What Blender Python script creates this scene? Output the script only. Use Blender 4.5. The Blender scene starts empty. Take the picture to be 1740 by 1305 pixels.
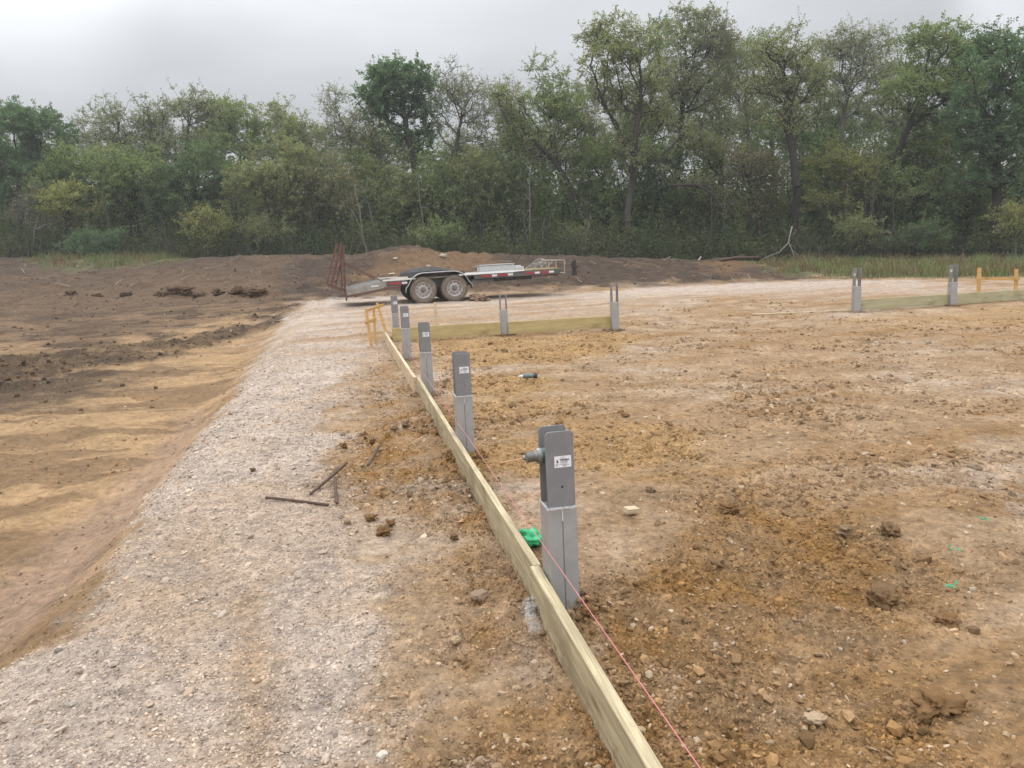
import bpy, bmesh, math, random
import numpy as np
from mathutils import Vector, Matrix
random.seed(7)
RNG = np.random.default_rng(11)
PI = math.pi
HAZE = .0010
scene = bpy.context.scene
col = scene.collection
rad = math.radians

# ------------------------------------------------------------------ camera
F, HOR, ROLL, CZ = 1300.0, 427.0, rad(2.3), 1.6
PITCH = math.atan((652.5 - HOR) * math.cos(ROLL) / F)
CAM = np.array([0, 0, CZ])
def ray(px, py):
    u = (px - 870) / F; v = (py - 652.5) / F
    c, s = math.cos(ROLL), math.sin(ROLL)
    r = u * c - v * s; d = u * s + v * c
    cp, sp = math.cos(PITCH), math.sin(PITCH)
    return np.array([r, cp - d * sp, -sp - d * cp])
def at_depth(px, py, y):
    v = ray(px, py); return CAM + v * (y / v[1])
def at_z(px, py, z=0.0):
    v = ray(px, py); return CAM + v * ((z - CZ) / v[2])
cam_d = bpy.data.cameras.new('camera'); cam = bpy.data.objects.new('camera', cam_d); col.objects.link(cam)
cam_d.sensor_width = 36; cam_d.lens = 36 * F / 1740; cam_d.clip_end = 2000; cam_d.clip_start = .05
fwd = Vector((0, math.cos(PITCH), -math.sin(PITCH)))
upl = Vector((0, math.sin(PITCH), math.cos(PITCH))); rt = Vector((1, 0, 0))
right = rt * math.cos(ROLL) + upl * math.sin(ROLL) * 1.0
right = rt * math.cos(ROLL) + (upl * math.sin(ROLL)) * 0 + upl * 0
# image right = level-right rotated so that the horizon climbs to the right
c_, s_ = math.cos(ROLL), math.sin(ROLL)
right = rt * c_ - upl * s_
up = rt * s_ + upl * c_
m = Matrix((right, up, -fwd)).transposed().to_4x4(); m.translation = Vector(CAM)
cam.matrix_world = m
scene.camera = cam

# ------------------------------------------------------------------ noise
_perm = np.random.default_rng(3).integers(0, 2**31, 65536, dtype=np.int64)
def _h(ix, iy, k=0):
    a = (ix * 73856093) ^ (iy * 19349663) ^ (k * 83492791)
    return _perm[a & 65535]
def vnoise(x, y, k=0):
    ix = np.floor(x).astype(np.int64); iy = np.floor(y).astype(np.int64)
    fx = x - ix; fy = y - iy
    def g(jx, jy):
        a = (_h(ix + jx, iy + jy, k) & 1023) * (2 * PI / 1024)
        return np.cos(a) * (fx - jx) + np.sin(a) * (fy - jy)
    u = fx * fx * fx * (fx * (fx * 6 - 15) + 10); v = fy * fy * fy * (fy * (fy * 6 - 15) + 10)
    a = g(0, 0) * (1 - u) + g(1, 0) * u; b = g(0, 1) * (1 - u) + g(1, 1) * u
    return (a * (1 - v) + b * v) * 1.5
def fbm(x, y, k=0, o=4, gain=.5):
    s = 0; a = 1
    for i in range(o):
        s = s + a * vnoise(x * 2**i + 17.3 * i, y * 2**i - 9.1 * i, k + i); a *= gain
    return s
def clods(x, y, k=0):
    """rounded lumps: cellular noise, 0..1"""
    ix = np.floor(x).astype(np.int64); iy = np.floor(y).astype(np.int64)
    best = np.zeros_like(x)
    for jx in (-1, 0, 1):
        for jy in (-1, 0, 1):
            hh = _h(ix + jx, iy + jy, k)
            cx = ix + jx + .15 + .7 * (hh & 255) / 255; cy = iy + jy + .15 + .7 * ((hh >> 8) & 255) / 255
            r = .25 + .5 * ((hh >> 16) & 255) / 255; on = .3 + .7 * ((hh >> 22) & 255) / 255
            d = np.hypot(x - cx, y - cy) / r
            best = np.maximum(best, np.sqrt(np.clip(1 - d * d, 0, 1)) * on * r / .75)
    return best
def S(a, b, x):
    t = np.clip((x - a) / (b - a), 0, 1); return t * t * (3 - 2 * t)

# ------------------------------------------------------------------ terrain
def edge_x(y): return -2.13 - .2065 * (y - 2.88)
def hbase(x, y):
    x = np.asarray(x, float); y = np.asarray(y, float)
    d = edge_x(y) - x
    fade = 1 - S(17, 27, y)
    z = -.40 * S(-.45, .9, d) * fade + np.clip(d - 1.3, 0, 12) * .026 * fade
    z = z + .18 * S(14, 23, y) * S(-16, -2, x + 4) + .18 * S(14, 23, y) * (1 - S(-16, -2, x + 4))
    far = 1.12 - .043 * np.clip(x, -45, 27)
    toe = 27 + 0 * x
    topy = 36 + 8 * S(-6, -24, x) + 4 * S(4, 16, x)
    z = z + (far - .2) * S(0, 1, (y - toe) / (topy - toe)) ** .9
    # spoil bank in front of the trees
    b = np.exp(-((y - 36.5) / 2.6) ** 2)
    z = z + b * (.26 * S(-22, -12, x) * (1 - S(2, 12, x)) + .38 * np.exp(-((x + 4.8) / 1.6) ** 2) + .12 * np.exp(-((x + 1.5) / 2.0) ** 2))
    z = z + .10 * np.exp(-((y - 33) / 4) ** 2) * fbm(x * .35, y * .35, 5, 3)
    return z
_TT = 1.0 * 1.0012 ** np.arange(3600)
def ground_hit(px, py):
    v = ray(px, py); P_ = CAM + v * _TT[:, None]
    ok = np.where((P_[:, 2] <= hbase(P_[:, 0], P_[:, 1])) | (P_[:, 1] > 60))[0]
    return P_[ok[0]] if len(ok) else P_[-1]
def G(px, py):
    p = ground_hit(px, py); return (float(p[0]), float(p[1]))
def gz(x, y): return float(hbase(x, y))

def sdf(poly, x, y):
    """signed distance, positive inside"""
    d = np.full(x.shape, 1e9); ins = np.zeros(x.shape, bool)
    n = len(poly)
    for i in range(n):
        x0, y0 = poly[i]; x1, y1 = poly[(i + 1) % n]
        ex, ey = x1 - x0, y1 - y0; L = ex * ex + ey * ey + 1e-9
        t = np.clip(((x - x0) * ex + (y - y0) * ey) / L, 0, 1)
        d = np.minimum(d, (x - x0 - t * ex) ** 2 + (y - y0 - t * ey) ** 2)
        c = ((y0 > y) != (y1 > y)) & (x < ex * (y - y0) / (ey if abs(ey) > 1e-9 else 1e-9) + x0)
        ins ^= c
    d = np.sqrt(d); return np.where(ins, d, -d)
def W(pts): return [G(*p) for p in pts]
POLY = dict(
    gravel=W([(-300, 1330), (-60, 1180), (0, 1143), (110, 1075), (200, 985), (240, 870), (330, 760), (380, 690), (415, 640), (450, 590), (480, 545),
              (520, 517), (560, 506), (700, 502), (860, 501), (1000, 497), (1090, 490), (1200, 484), (1330, 478), (1440, 476), (1560, 478), (1740, 490), (1950, 505),
              (1950, 530), (1740, 500), (1600, 508), (1450, 512), (1340, 506), (1220, 500), (1100, 512), (1040, 535), (900, 545), (740, 556), (655, 566), (645, 600), (575, 655),
              (560, 760), (510, 830), (600, 905), (640, 1000), (610, 1150), (600, 1304), (600, 1700), (-300, 1700)]),
    field=W([(-400, 1360), (-60, 1170), (0, 1133), (105, 1070), (190, 985), (230, 870), (320, 760), (370, 690), (405, 640), (440, 590), (300, 600), (180, 645), (100, 690), (0, 690), (-300, 700), (-900, 800)]),
    fieldfar=W([(-300, 590), (0, 590), (150, 590), (330, 560), (470, 530), (560, 505), (560, 475), (300, 480), (0, 462), (-300, 470)]),
    band=W([(-300, 625), (0, 605), (150, 595), (330, 572), (450, 540), (520, 517), (500, 540), (440, 562), (330, 590), (230, 618), (150, 632), (0, 655), (-300, 690)]),
    darkflat=W([(-300, 670), (0, 650), (150, 630), (250, 615), (240, 640), (160, 680), (0, 705), (-300, 720)]),
    channel=W([(330, 690), (358, 700), (300, 790), (190, 920), (80, 1040), (0, 1100), (-80, 1130), (-60, 1010), (90, 910), (230, 800)]),
    brown_r=W([(1180, 850), (1300, 872), (1500, 900), (1640, 965), (1640, 1050), (1600, 1150), (1640, 1230), (1500, 1250), (1350, 1150), (1200, 1170), (1080, 1110), (1030, 1010), (1060, 930)]),
    brown_l=W([(545, 795), (600, 750), (690, 705), (765, 765), (835, 860), (905, 1015), (1010, 1220), (1050, 1304), (1120, 1500), (900, 1500), (800, 1304), (740, 1150), (740, 1000), (760, 900), (640, 880), (560, 850)]),
    brown_f=W([(605, 650), (660, 605), (700, 660), (760, 740), (700, 740), (610, 700)]),
    brown_s=W([(1000, 1060), (1110, 1150), (1260, 1304), (1400, 1500), (1150, 1500), (1130, 1240), (1000, 1080)]),
    ochre_a=W([(790, 640), (900, 632), (970, 645), (960, 690), (840, 705), (800, 690)]),
    ochre_b=W([(880, 740), (960, 712), (1100, 715), (1165, 745), (1150, 800), (1060, 830), (990, 830), (830, 800), (815, 760)]),
    ochre_c=W([(700, 590), (740, 578), (1050, 563), (1100, 575), (1060, 598), (900, 618), (760, 625)]),
    ochre_d=W([(1400, 545), (1460, 534), (1620, 522), (1950, 505), (1950, 545), (1500, 560)]),
    mound=W([(600, 472), (640, 447), (690, 425), (800, 430), (835, 450), (700, 480)]),
    mound2=W([(1190, 450), (1240, 441), (1270, 452), (1240, 466)]),
    grass_r=W([(1330, 468), (1290, 447), (1500, 437), (1740, 440), (2100, 450), (2100, 476), (1740, 470), (1500, 473)]),
    grass_l=W([(40, 452), (60, 440), (330, 437), (300, 446), (140, 460)]),
    track=W([(412, 1015), (438, 1010), (455, 1130), (470, 1300), (470, 1500), (395, 1500), (400, 1300), (404, 1130)]),
    spray=W([(893, 1020), (905, 1025), (918, 1070), (905, 1078), (888, 1050)]),
)
def masks(x, y):
    r = np.hypot(x, y)
    n1 = fbm(x * .9, y * .9, 21, 4); n2 = fbm(x * 5, y * 5, 31, 3)
    M = {}
    for k, p in POLY.items():
        w, a = {'gravel': (.16, .30), 'channel': (.25, .1), 'spray': (.03, .05), 'track': (.12, .03), 'field': (.15, .12)}.get(k, (.22, .35))
        if k in ('band', 'darkflat', 'fieldfar', 'mound', 'mound2', 'grass_l', 'grass_r'): w, a = .7, .9
        if k.startswith('brown') or k.startswith('ochre'): w, a = .30, .45
        if k in ('spray', 'track', 'channel'): a2 = a * .4
        else: a2 = a * .35
        if k == 'gravel':
            soft = S(-1.2, -2.2, edge_x(y) - x); w = w + .42 * soft; a = a + .75 * soft; a2 = a2 + .30 * soft
        M[k] = S(-w, w, sdf(p, x, y) + a * n1 + a2 * n2)
    M['brown'] = np.clip(M['brown_r'] + M['brown_l'] + M['brown_f'] * .8 + M['brown_s'] * .7, 0, 1)
    M['ochre'] = np.clip(M['ochre_a'] + M['ochre_b'] + M['ochre_c'] + M['ochre_d'] * .6, 0, 1)
    d = edge_x(y) - x
    left = S(.3, 2, d + .4 * n1)
    M['berm'] = S(26, 29.5, y + 1.5 * n1) * np.clip(S(2.0, -2.0, x - 12 - 2 * n1), 0, 1)
    M['berm'] = np.maximum(M['berm'], S(24, 27, y + n1) * S(0, 5, d - 3))
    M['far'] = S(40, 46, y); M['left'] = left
    return M, n1, n2, r
def C3(*c): return np.array(c, float)
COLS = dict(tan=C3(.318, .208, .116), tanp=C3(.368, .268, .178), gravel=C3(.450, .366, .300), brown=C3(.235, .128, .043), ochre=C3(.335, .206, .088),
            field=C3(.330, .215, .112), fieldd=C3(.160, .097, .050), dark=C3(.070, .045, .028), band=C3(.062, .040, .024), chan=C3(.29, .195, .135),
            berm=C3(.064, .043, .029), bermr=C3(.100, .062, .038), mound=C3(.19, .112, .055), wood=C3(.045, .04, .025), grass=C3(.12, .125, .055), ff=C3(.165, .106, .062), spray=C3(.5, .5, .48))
def mixc(c, k, f): return c * (1 - f[:, None]) + COLS[k] * f[:, None]
def gcol(x, y, Mx=None):
    M, n1, n2, r = Mx or masks(x, y)
    n3 = fbm(x * .35 + 4, y * .35, 41, 4); n4 = fbm(x * 2.2, y * 2.2, 51, 4); n6 = fbm(x * 14, y * 14, 61, 3)
    # wheel and blade streaks dragged across the soil
    st = fbm(x * .30 + y * .10 + .25 * n1, y * 1.7 - x * .4 + .5 * n1, 71, 4)
    c = np.repeat(COLS['tan'][None], len(x), 0)
    c = mixc(c, 'tanp', np.clip(.35 + .9 * n3 + .5 * n4, 0, 1))
    c = mixc(c, 'brown', np.clip(.55 * S(.05, .6, st + .3 * n4), 0, .55))
    c = mixc(c, 'gravel', np.clip(S(.35, .9, n3 + .5 * n2), 0, .35))
    c = mixc(c, 'ochre', M['ochre'] * .85)
    c = mixc(c, 'brown', M['brown'] * np.clip(.62 + .6 * n4, 0.15, 1))
    f = M['field']
    c = mixc(c, 'field', np.maximum(f, M['left'] * (1 - M['gravel'])))
    c = mixc(c, 'fieldd', f * np.clip(S(-.05, .35, st * .9 + .5 * n3), 0, .72))
    c = mixc(c, 'ff', M['fieldfar'] * .9)
    c = mixc(c, 'dark', M['fieldfar'] * np.clip(S(-.1, .5, st + .4 * n1), 0, .8))
    c = mixc(c, 'chan', M['channel'] * .75)
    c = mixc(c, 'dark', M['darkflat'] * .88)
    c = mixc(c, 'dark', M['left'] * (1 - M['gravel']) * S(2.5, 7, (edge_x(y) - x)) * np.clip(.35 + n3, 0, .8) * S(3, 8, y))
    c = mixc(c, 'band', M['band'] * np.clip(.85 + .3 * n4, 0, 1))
    g = M['gravel'] * np.clip(1 - .28 * S(.1, .7, n3 + .6 * n4), 0, 1) * (1 - S(11, 15, y) * S(-7, -3, x) * (1 - S(21, 25, y)) * np.clip(.30 + .9 * st + .5 * n4, 0, .85))
    d = edge_x(y) - x
    c = mixc(c, 'gravel', g)
    c = mixc(c, 'tan', M['gravel'] * S(24, 18, y) * np.clip(.50 * S(-1.1, -2.5, d + .5 * n1) + .22 * S(.1, .6, n3 + .3 * n4), 0, .8))
    c = mixc(c, 'ochre', M['gravel'] * .16 * S(.25, .7, fbm(x * 1.3, y * .7, 77, 3)))
    c = mixc(c, 'ochre', .55 * M['track'])
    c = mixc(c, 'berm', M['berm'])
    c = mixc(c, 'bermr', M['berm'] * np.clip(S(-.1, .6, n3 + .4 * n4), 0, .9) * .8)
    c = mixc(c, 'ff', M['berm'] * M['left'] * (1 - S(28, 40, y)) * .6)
    c = mixc(c, 'mound', np.clip(M['mound'] + M['mound2'], 0, 1) * .65)
    c = mixc(c, 'grass', np.clip(M['grass_r'] * .8 + M['grass_l'] * .7, 0, 1))
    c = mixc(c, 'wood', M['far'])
    c = mixc(c, 'spray', M['spray'] * .75)
    v = 1 + .20 * n4 + .22 * n6
    return np.clip(c * v[:, None], .01, .8)
def hfull(x, y, Mx=None):
    M, n1, n2, r = Mx or masks(x, y)
    z = hbase(x, y)
    rn = np.clip(r, 1, None)
    fd = lambda f: np.clip(1.6 - rn * .0045 * f, 0, 1)      # fade each scale out where the mesh gets coarser than it
    soil = 1 - M['gravel']
    sm = np.clip(M['field'] * .8 + M['channel'], 0, 1) * (1 - M['gravel'])
    rough = np.clip(.35 + 1.1 * M['brown'] + .6 * M['ochre'] + .25 * n1, .1, 1.5) * soil * (1 - .85 * sm)
    z = z + .012 * fbm(x * 1.1, y * 1.1, 81, 3) + .006 * fbm(x * 6, y * 6, 82, 3) * fd(12)
    z = z - .022 * rough
    z = z + rough * (.018 * clods(x * 6 + .6 * n2, y * 6 + .6 * n2, 91) * fd(14) * S(-.2, .5, vnoise(x * 1.7, y * 1.7, 92) + .35 * M['brown'])
                     + .009 * clods(x * 19 + n2, y * 19 - n2, 93) * fd(34) + .030 * fbm(x * 3, y * 3, 94, 4) * fd(16) + .012 * fbm(x * 16, y * 16, 194, 3, .7) * fd(40) + .005 * clods(x * 41, y * 41, 95) * fd(80))
    z = z + M['gravel'] * (.007 * clods(x * 36, y * 36, 96) * fd(72) + .009 * clods(x * 17, y * 17, 97) * fd(34) * S(-.2, .4, n1 + .3)
                           + .010 * fbm(x * 2.5, y * 2.5, 98, 3))
    d = edge_x(y) - x
    z = z + M['gravel'] * .014 * S(-1.3, 0, d) * clods(x * 13, y * 13, 99) * fd(26)
    z = z + .045 * sm * fbm(x * .8, y * .8 + .3 * x, 101, 3) + sm * (.006 * fbm(x * 9, y * 9, 301, 3, .65) * fd(14) + .010 * clods(x * 4, y * 4, 302) * S(.15, .5, fbm(x * .9, y * .9, 303, 2)) * fd(10)) - .05 * M['channel']
    z = z + M['band'] * (.11 * clods(x * 2.3, y * 2.3, 103) + .06 * clods(x * 5, y * 5, 104) * fd(10) + .03 * fbm(x * 4, y * 4, 105, 3))
    ff = np.clip(M['fieldfar'] + M['darkflat'], 0, 1)
    z = z + ff * (.05 * fbm(x * .5, y * 1.4, 106, 4) + .03 * clods(x * 4, y * 4, 107))
    z = z + M['berm'] * (.09 * fbm(x * .8, y * .8, 108, 4) + .10 * clods(x * 1.1, y * 1.1, 109) * S(.0, .5, n1 + .1) + .08 * clods(x * 2.7, y * 2.7, 110))
    # spoil thrown up on both sides of the board
    ub = (x * .9795 + (y - 3.15) * .2014 - .17)
    z = z + .012 * np.exp(-((ub - .13) / .10) ** 2) * (y < 15) * (y > 1) * (1 + n2)
    z = z + .012 * np.exp(-((ub + .16) / .10) ** 2) * (y < 15) * (y > 1) * (1 + n2)
    return z

# ------------------------------------------------------------------ node materials
def new_mat(name):
    m = bpy.data.materials.new(name); m.use_nodes = True
    nt = m.node_tree; b = nt.nodes['Principled BSDF']; return m, nt, b
def N(nt, t, **kw):
    n = nt.nodes.new(t)
    for k, v in kw.items():
        if k.startswith('i_'): n.inputs[k[2:].replace('_', ' ')].default_value = v
        else: setattr(n, k, v)
    return n
def simple(name, c, rough=.6, metal=0, vary=.15, scale=12, bump=.0, bscale=60, coords='Object', dark=None, dscale=3, damt=.5):
    m, nt, b = new_mat(name); L = nt.links
    tc = N(nt, 'ShaderNodeTexCoord')
    n = N(nt, 'ShaderNodeTexNoise', i_Scale=scale, i_Detail=6.0, i_Roughness=.6); L.new(tc.outputs[coords], n.inputs['Vector'])
    mr = N(nt, 'ShaderNodeMapRange'); mr.inputs['From Min'].default_value = .3; mr.inputs['From Max'].default_value = .7
    mr.inputs['To Min'].default_value = 1 - vary; mr.inputs['To Max'].default_value = 1 + vary
    L.new(n.outputs['Fac'], mr.inputs['Value'])
    vm = N(nt, 'ShaderNodeVectorMath', operation='SCALE'); vm.inputs[0].default_value = c[:3]; L.new(mr.outputs[0], vm.inputs['Scale'])
    out = vm.outputs[0]
    if dark:
        n2 = N(nt, 'ShaderNodeTexNoise', i_Scale=dscale, i_Detail=7.0, i_Roughness=.65); L.new(tc.outputs[coords], n2.inputs['Vector'])
        r2 = N(nt, 'ShaderNodeMapRange'); r2.inputs['From Min'].default_value = .48; r2.inputs['From Max'].default_value = .66; r2.inputs['To Max'].default_value = damt
        L.new(n2.outputs['Fac'], r2.inputs['Value'])
        mx = N(nt, 'ShaderNodeMix', data_type='RGBA'); L.new(r2.outputs[0], mx.inputs['Factor']); L.new(out, mx.inputs['A']); mx.inputs['B'].default_value = (*dark, 1)
        out = mx.outputs['Result']
    L.new(out, b.inputs['Base Color'])
    b.inputs['Roughness'].default_value = rough; b.inputs['Metallic'].default_value = metal
    if bump:
        nb = N(nt, 'ShaderNodeTexNoise', i_Scale=bscale, i_Detail=4.0); L.new(tc.outputs[coords], nb.inputs['Vector'])
        bp = N(nt, 'ShaderNodeBump', i_Strength=bump, i_Distance=.004); L.new(nb.outputs['Fac'], bp.inputs['Height']); L.new(bp.outputs[0], b.inputs['Normal'])
    return m
def attr_mat(name, attr, rough=.9, transl=0.0, fine=None):
    m, nt, b = new_mat(name); L = nt.links
    a = N(nt, 'ShaderNodeAttribute', attribute_name=attr)
    out = a.outputs['Color']
    if fine: out = fine(nt, out, b)
    L.new(out, b.inputs['Base Color']); b.inputs['Roughness'].default_value = rough
    b.inputs['Specular IOR Level'].default_value = .25
    if transl:
        tr = N(nt, 'ShaderNodeBsdfTranslucent'); tv = N(nt, 'ShaderNodeVectorMath', operation='MULTIPLY'); L.new(out, tv.inputs[0]); tv.inputs[1].default_value = (1.25, 1.35, .8); L.new(tv.outputs[0], tr.inputs['Color'])
        ms = N(nt, 'ShaderNodeMixShader', i_Fac=transl); L.new(b.outputs[0], ms.inputs[1]); L.new(tr.outputs[0], ms.inputs[2])
        L.new(ms.outputs[0], nt.nodes['Material Output'].inputs['Surface'])
    return m
def ground_fine(nt, out, b):
    L = nt.links
    tc = N(nt, 'ShaderNodeTexCoord')
    v1 = N(nt, 'ShaderNodeTexVoronoi', i_Scale=55.0); v2 = N(nt, 'ShaderNodeTexVoronoi', i_Scale=24.0)
    nz = N(nt, 'ShaderNodeTexNoise', i_Scale=90.0, i_Detail=5.0, i_Roughness=.7)
    nw = N(nt, 'ShaderNodeTexNoise', i_Scale=9.0, i_Detail=8.0, i_Roughness=.72)
    for n in (v1, v2, nz, nw): L.new(tc.outputs['Object'], n.inputs['Vector'])
    s1 = N(nt, 'ShaderNodeSeparateColor'); L.new(v1.outputs['Color'], s1.inputs[0])
    s2 = N(nt, 'ShaderNodeSeparateColor'); L.new(v2.outputs['Color'], s2.inputs[0])
    # pebbles: per-cell brightness, more in the gravel
    g = N(nt, 'ShaderNodeAttribute', attribute_name='Mask'); gs = N(nt, 'ShaderNodeSeparateColor'); L.new(g.outputs['Color'], gs.inputs[0])
    def math_(op, a, bb, clamp=False):
        n = N(nt, 'ShaderNodeMath', operation=op, use_clamp=clamp)
        for i, q in enumerate((a, bb)):
            if isinstance(q, (int, float)): n.inputs[i].default_value = q
            else: L.new(q, n.inputs[i])
        return n.outputs[0]
    amp = math_('ADD', math_('MULTIPLY', gs.outputs[0], .10), .55)        # gravel mask raises contrast
    amp = math_('MULTIPLY', amp, math_('SUBTRACT', 1.0, math_('MULTIPLY', gs.outputs[1], .35)))   # smooth mask lowers it
    p = math_('SUBTRACT', math_('ADD', math_('MULTIPLY', s1.outputs[0], .6), math_('MULTIPLY', s2.outputs[0], .4)), .5)
    q = math_('SUBTRACT', nz.outputs['Fac'], .5)
    w = math_('SUBTRACT', nw.outputs['Fac'], .5)
    tot = math_('ADD', math_('ADD', math_('MULTIPLY', p, 1.0), math_('MULTIPLY', q, .9)), math_('MULTIPLY', w, 1.3))
    f = math_('ADD', 1.0, math_('MULTIPLY', tot, amp))
    vm = N(nt, 'ShaderNodeVectorMath', operation='SCALE'); L.new(out, vm.inputs[0]); L.new(f, vm.inputs['Scale'])
    # bump
    hh = math_('ADD', math_('MULTIPLY', v1.outputs['Distance'], -.6), math_('MULTIPLY', nz.outputs['Fac'], .7))
    hh = math_('ADD', hh, math_('MULTIPLY', v2.outputs['Distance'], -.8))
    bp = N(nt, 'ShaderNodeBump', i_Distance=.020)
    L.new(math_('MULTIPLY', .95, math_('SUBTRACT', 1.0, math_('MULTIPLY', gs.outputs[1], .3))), bp.inputs['Strength'])
    L.new(hh, bp.inputs['Height']); L.new(bp.outputs[0], b.inputs['Normal'])
    return vm.outputs[0]
def bark_fine(nt, out, b):
    L = nt.links; tc = N(nt, 'ShaderNodeTexCoord')
    n = N(nt, 'ShaderNodeTexNoise', i_Scale=7.0, i_Detail=6.0); L.new(tc.outputs['Object'], n.inputs['Vector'])
    mr = N(nt, 'ShaderNodeMapRange'); mr.inputs['To Min'].default_value = .55; mr.inputs['To Max'].default_value = 1.5; L.new(n.outputs['Fac'], mr.inputs['Value'])
    vm = N(nt, 'ShaderNodeVectorMath', operation='SCALE'); L.new(out, vm.inputs[0]); L.new(mr.outputs[0], vm.inputs['Scale'])
    return vm.outputs[0]
def stone_fine(nt, out, b):
    L = nt.links; tc = N(nt, 'ShaderNodeTexCoord')
    n = N(nt, 'ShaderNodeTexNoise', i_Scale=60.0, i_Detail=5.0, i_Roughness=.7); L.new(tc.outputs['Object'], n.inputs['Vector'])
    mr = N(nt, 'ShaderNodeMapRange'); mr.inputs['To Min'].default_value = .7; mr.inputs['To Max'].default_value = 1.3; L.new(n.outputs['Fac'], mr.inputs['Value'])
    vm = N(nt, 'ShaderNodeVectorMath', operation='SCALE'); L.new(out, vm.inputs[0]); L.new(mr.outputs[0], vm.inputs['Scale'])
    bp = N(nt, 'ShaderNodeBump', i_Strength=.5, i_Distance=.006); L.new(n.outputs['Fac'], bp.inputs['Height']); L.new(bp.outputs[0], b.inputs['Normal'])
    return vm.outputs[0]
MAT = {}
MAT['ground'] = attr_mat('soil', 'Col', .95, fine=ground_fine)
MAT['stone'] = attr_mat('stone', 'Col', .9, fine=stone_fine)
MAT['leaf'] = attr_mat('leaf', 'Col', .65, transl=.45)
MAT['bark'] = attr_mat('bark', 'Col', .9, fine=bark_fine)
MAT['grass'] = attr_mat('grass_blade', 'Col', .7, transl=.3)
MAT['bracket'] = simple('grey_painted_steel', (.195, .195, .203), .38, .0, .10, 5, .12, 300, dark=(.27, .26, .25), dscale=9, damt=.45)
MAT['column'] = simple('light_grey_column', (.315, .31, .305), .45, 0, .14, 6, .25, 120, dark=(.25, .235, .215), dscale=7, damt=.6)
MAT['weld'] = simple('pale_grout', (.5, .5, .5), .8, 0, .2, 60, .6, 200)
MAT['hole_shade'] = simple('painted_hole_shade', (.02, .02, .02), .9)
MAT['sticker'] = simple('white_label', (.72, .73, .75), .5, 0, .03)
MAT['ink'] = simple('black_ink', (.05, .05, .055), .6, 0, 0)
MAT['galv'] = simple('galvanised_metal', (.42, .42, .41), .4, .5, .12, 10)
MAT['chuck'] = simple('worn_grey_metal', (.22, .21, .20), .38, .6, .2, 40)
MAT['can_teal'] = simple('grey_green_can', (.12, .16, .15), .4, .2)
MAT['toolblack'] = simple('black_rubber', (.03, .03, .032), .6)
MAT['toolgreen'] = simple('teal_plastic', (.03, .10, .09), .45)
MAT['rebar'] = simple('rusty_rebar', (.105, .065, .048), .85, .1, .35, 50, .8, 240, dark=(.05, .035, .03), dscale=20)
MAT['rust'] = simple('rust_red_steel', (.135, .068, .052), .8, .1, .25, 12, .3, 120, dark=(.10, .05, .04), dscale=6)
MAT['black_frame'] = simple('dusty_black_paint', (.065, .063, .065), .55, 0, .2, 5, .1, 80, dark=(.16, .13, .10), dscale=4, damt=.6)
MAT['fender'] = simple('dusty_grey_fender', (.14, .145, .155), .42, .1, .12, 6, dark=(.20, .18, .155), dscale=5, damt=.6)
MAT['fender_edge'] = simple('fender_edge_highlight', (.42, .42, .42), .4, .2, .1, 8)  # paler colour paints a highlight along the rolled fender lip
MAT['tyre'] = simple('muddy_tyre', (.165, .135, .105), .95, 0, .2, 9, .6, 60, dark=(.25, .20, .145), dscale=5, damt=.8)
MAT['rim'] = simple('dusty_silver_rim', (.42, .40, .38), .45, .35, .12, 10, dark=(.27, .22, .17), dscale=8, damt=.6)
MAT['red'] = simple('red_reflector', (.32, .03, .04), .35, 0, .12, 20)
MAT['white'] = simple('white_reflector', (.62, .62, .62), .35, 0, .1, 20)
MAT['sheet'] = simple('white_metal_sheet', (.74, .75, .76), .35, .1, .06, 4)
MAT['deckwood'] = simple('weathered_deck_wood', (.30, .26, .22), .85, 0, .25, 5, .3, 40)
MAT['whitewood'] = simple('bleached_deck_rail', (.62, .59, .54), .7, 0, .12, 6)
MAT['box'] = simple('light_grey_box', (.50, .51, .50), .5, .1, .12, 12, .2, 30)
MAT['green_plastic'] = simple('bright_green_plastic', (.03, .36, .15), .5, 0, .15, 20, .4, 60)
MAT['green_bit'] = simple('mint_green_film', (.07, .25, .12), .6)
MAT['string'] = simple('pink_mason_string', (.60, .20, .21), .7, 0, .12, 200)
MAT['string_w'] = simple('pale_string', (.6, .5, .42), .7)
MAT['wire'] = simple('cream_wire', (.55, .52, .40), .5)
MAT['brass'] = simple('copper_bit', (.48, .28, .18), .35, .8)
MAT['deadwood'] = simple('bleached_dead_wood', (.33, .29, .26), .9, 0, .2, 8, .4, 30)
MAT['deadwood2'] = simple('grey_dead_wood', (.22, .20, .18), .9, 0, .2, 8, .4, 30)
MAT['dovetail'] = simple('dusty_grey_beam', (.27, .25, .22), .7, .0, .15, 6, dark=(.17, .13, .10), dscale=4, damt=.6)
MAT['rackgrey'] = simple('dull_grey_tube', (.33, .31, .28), .6, .1, .15, 10)
MAT['char'] = simple('charred_stump_wood', (.03, .025, .022), .9, 0, .3, 8, .6, 25)
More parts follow.
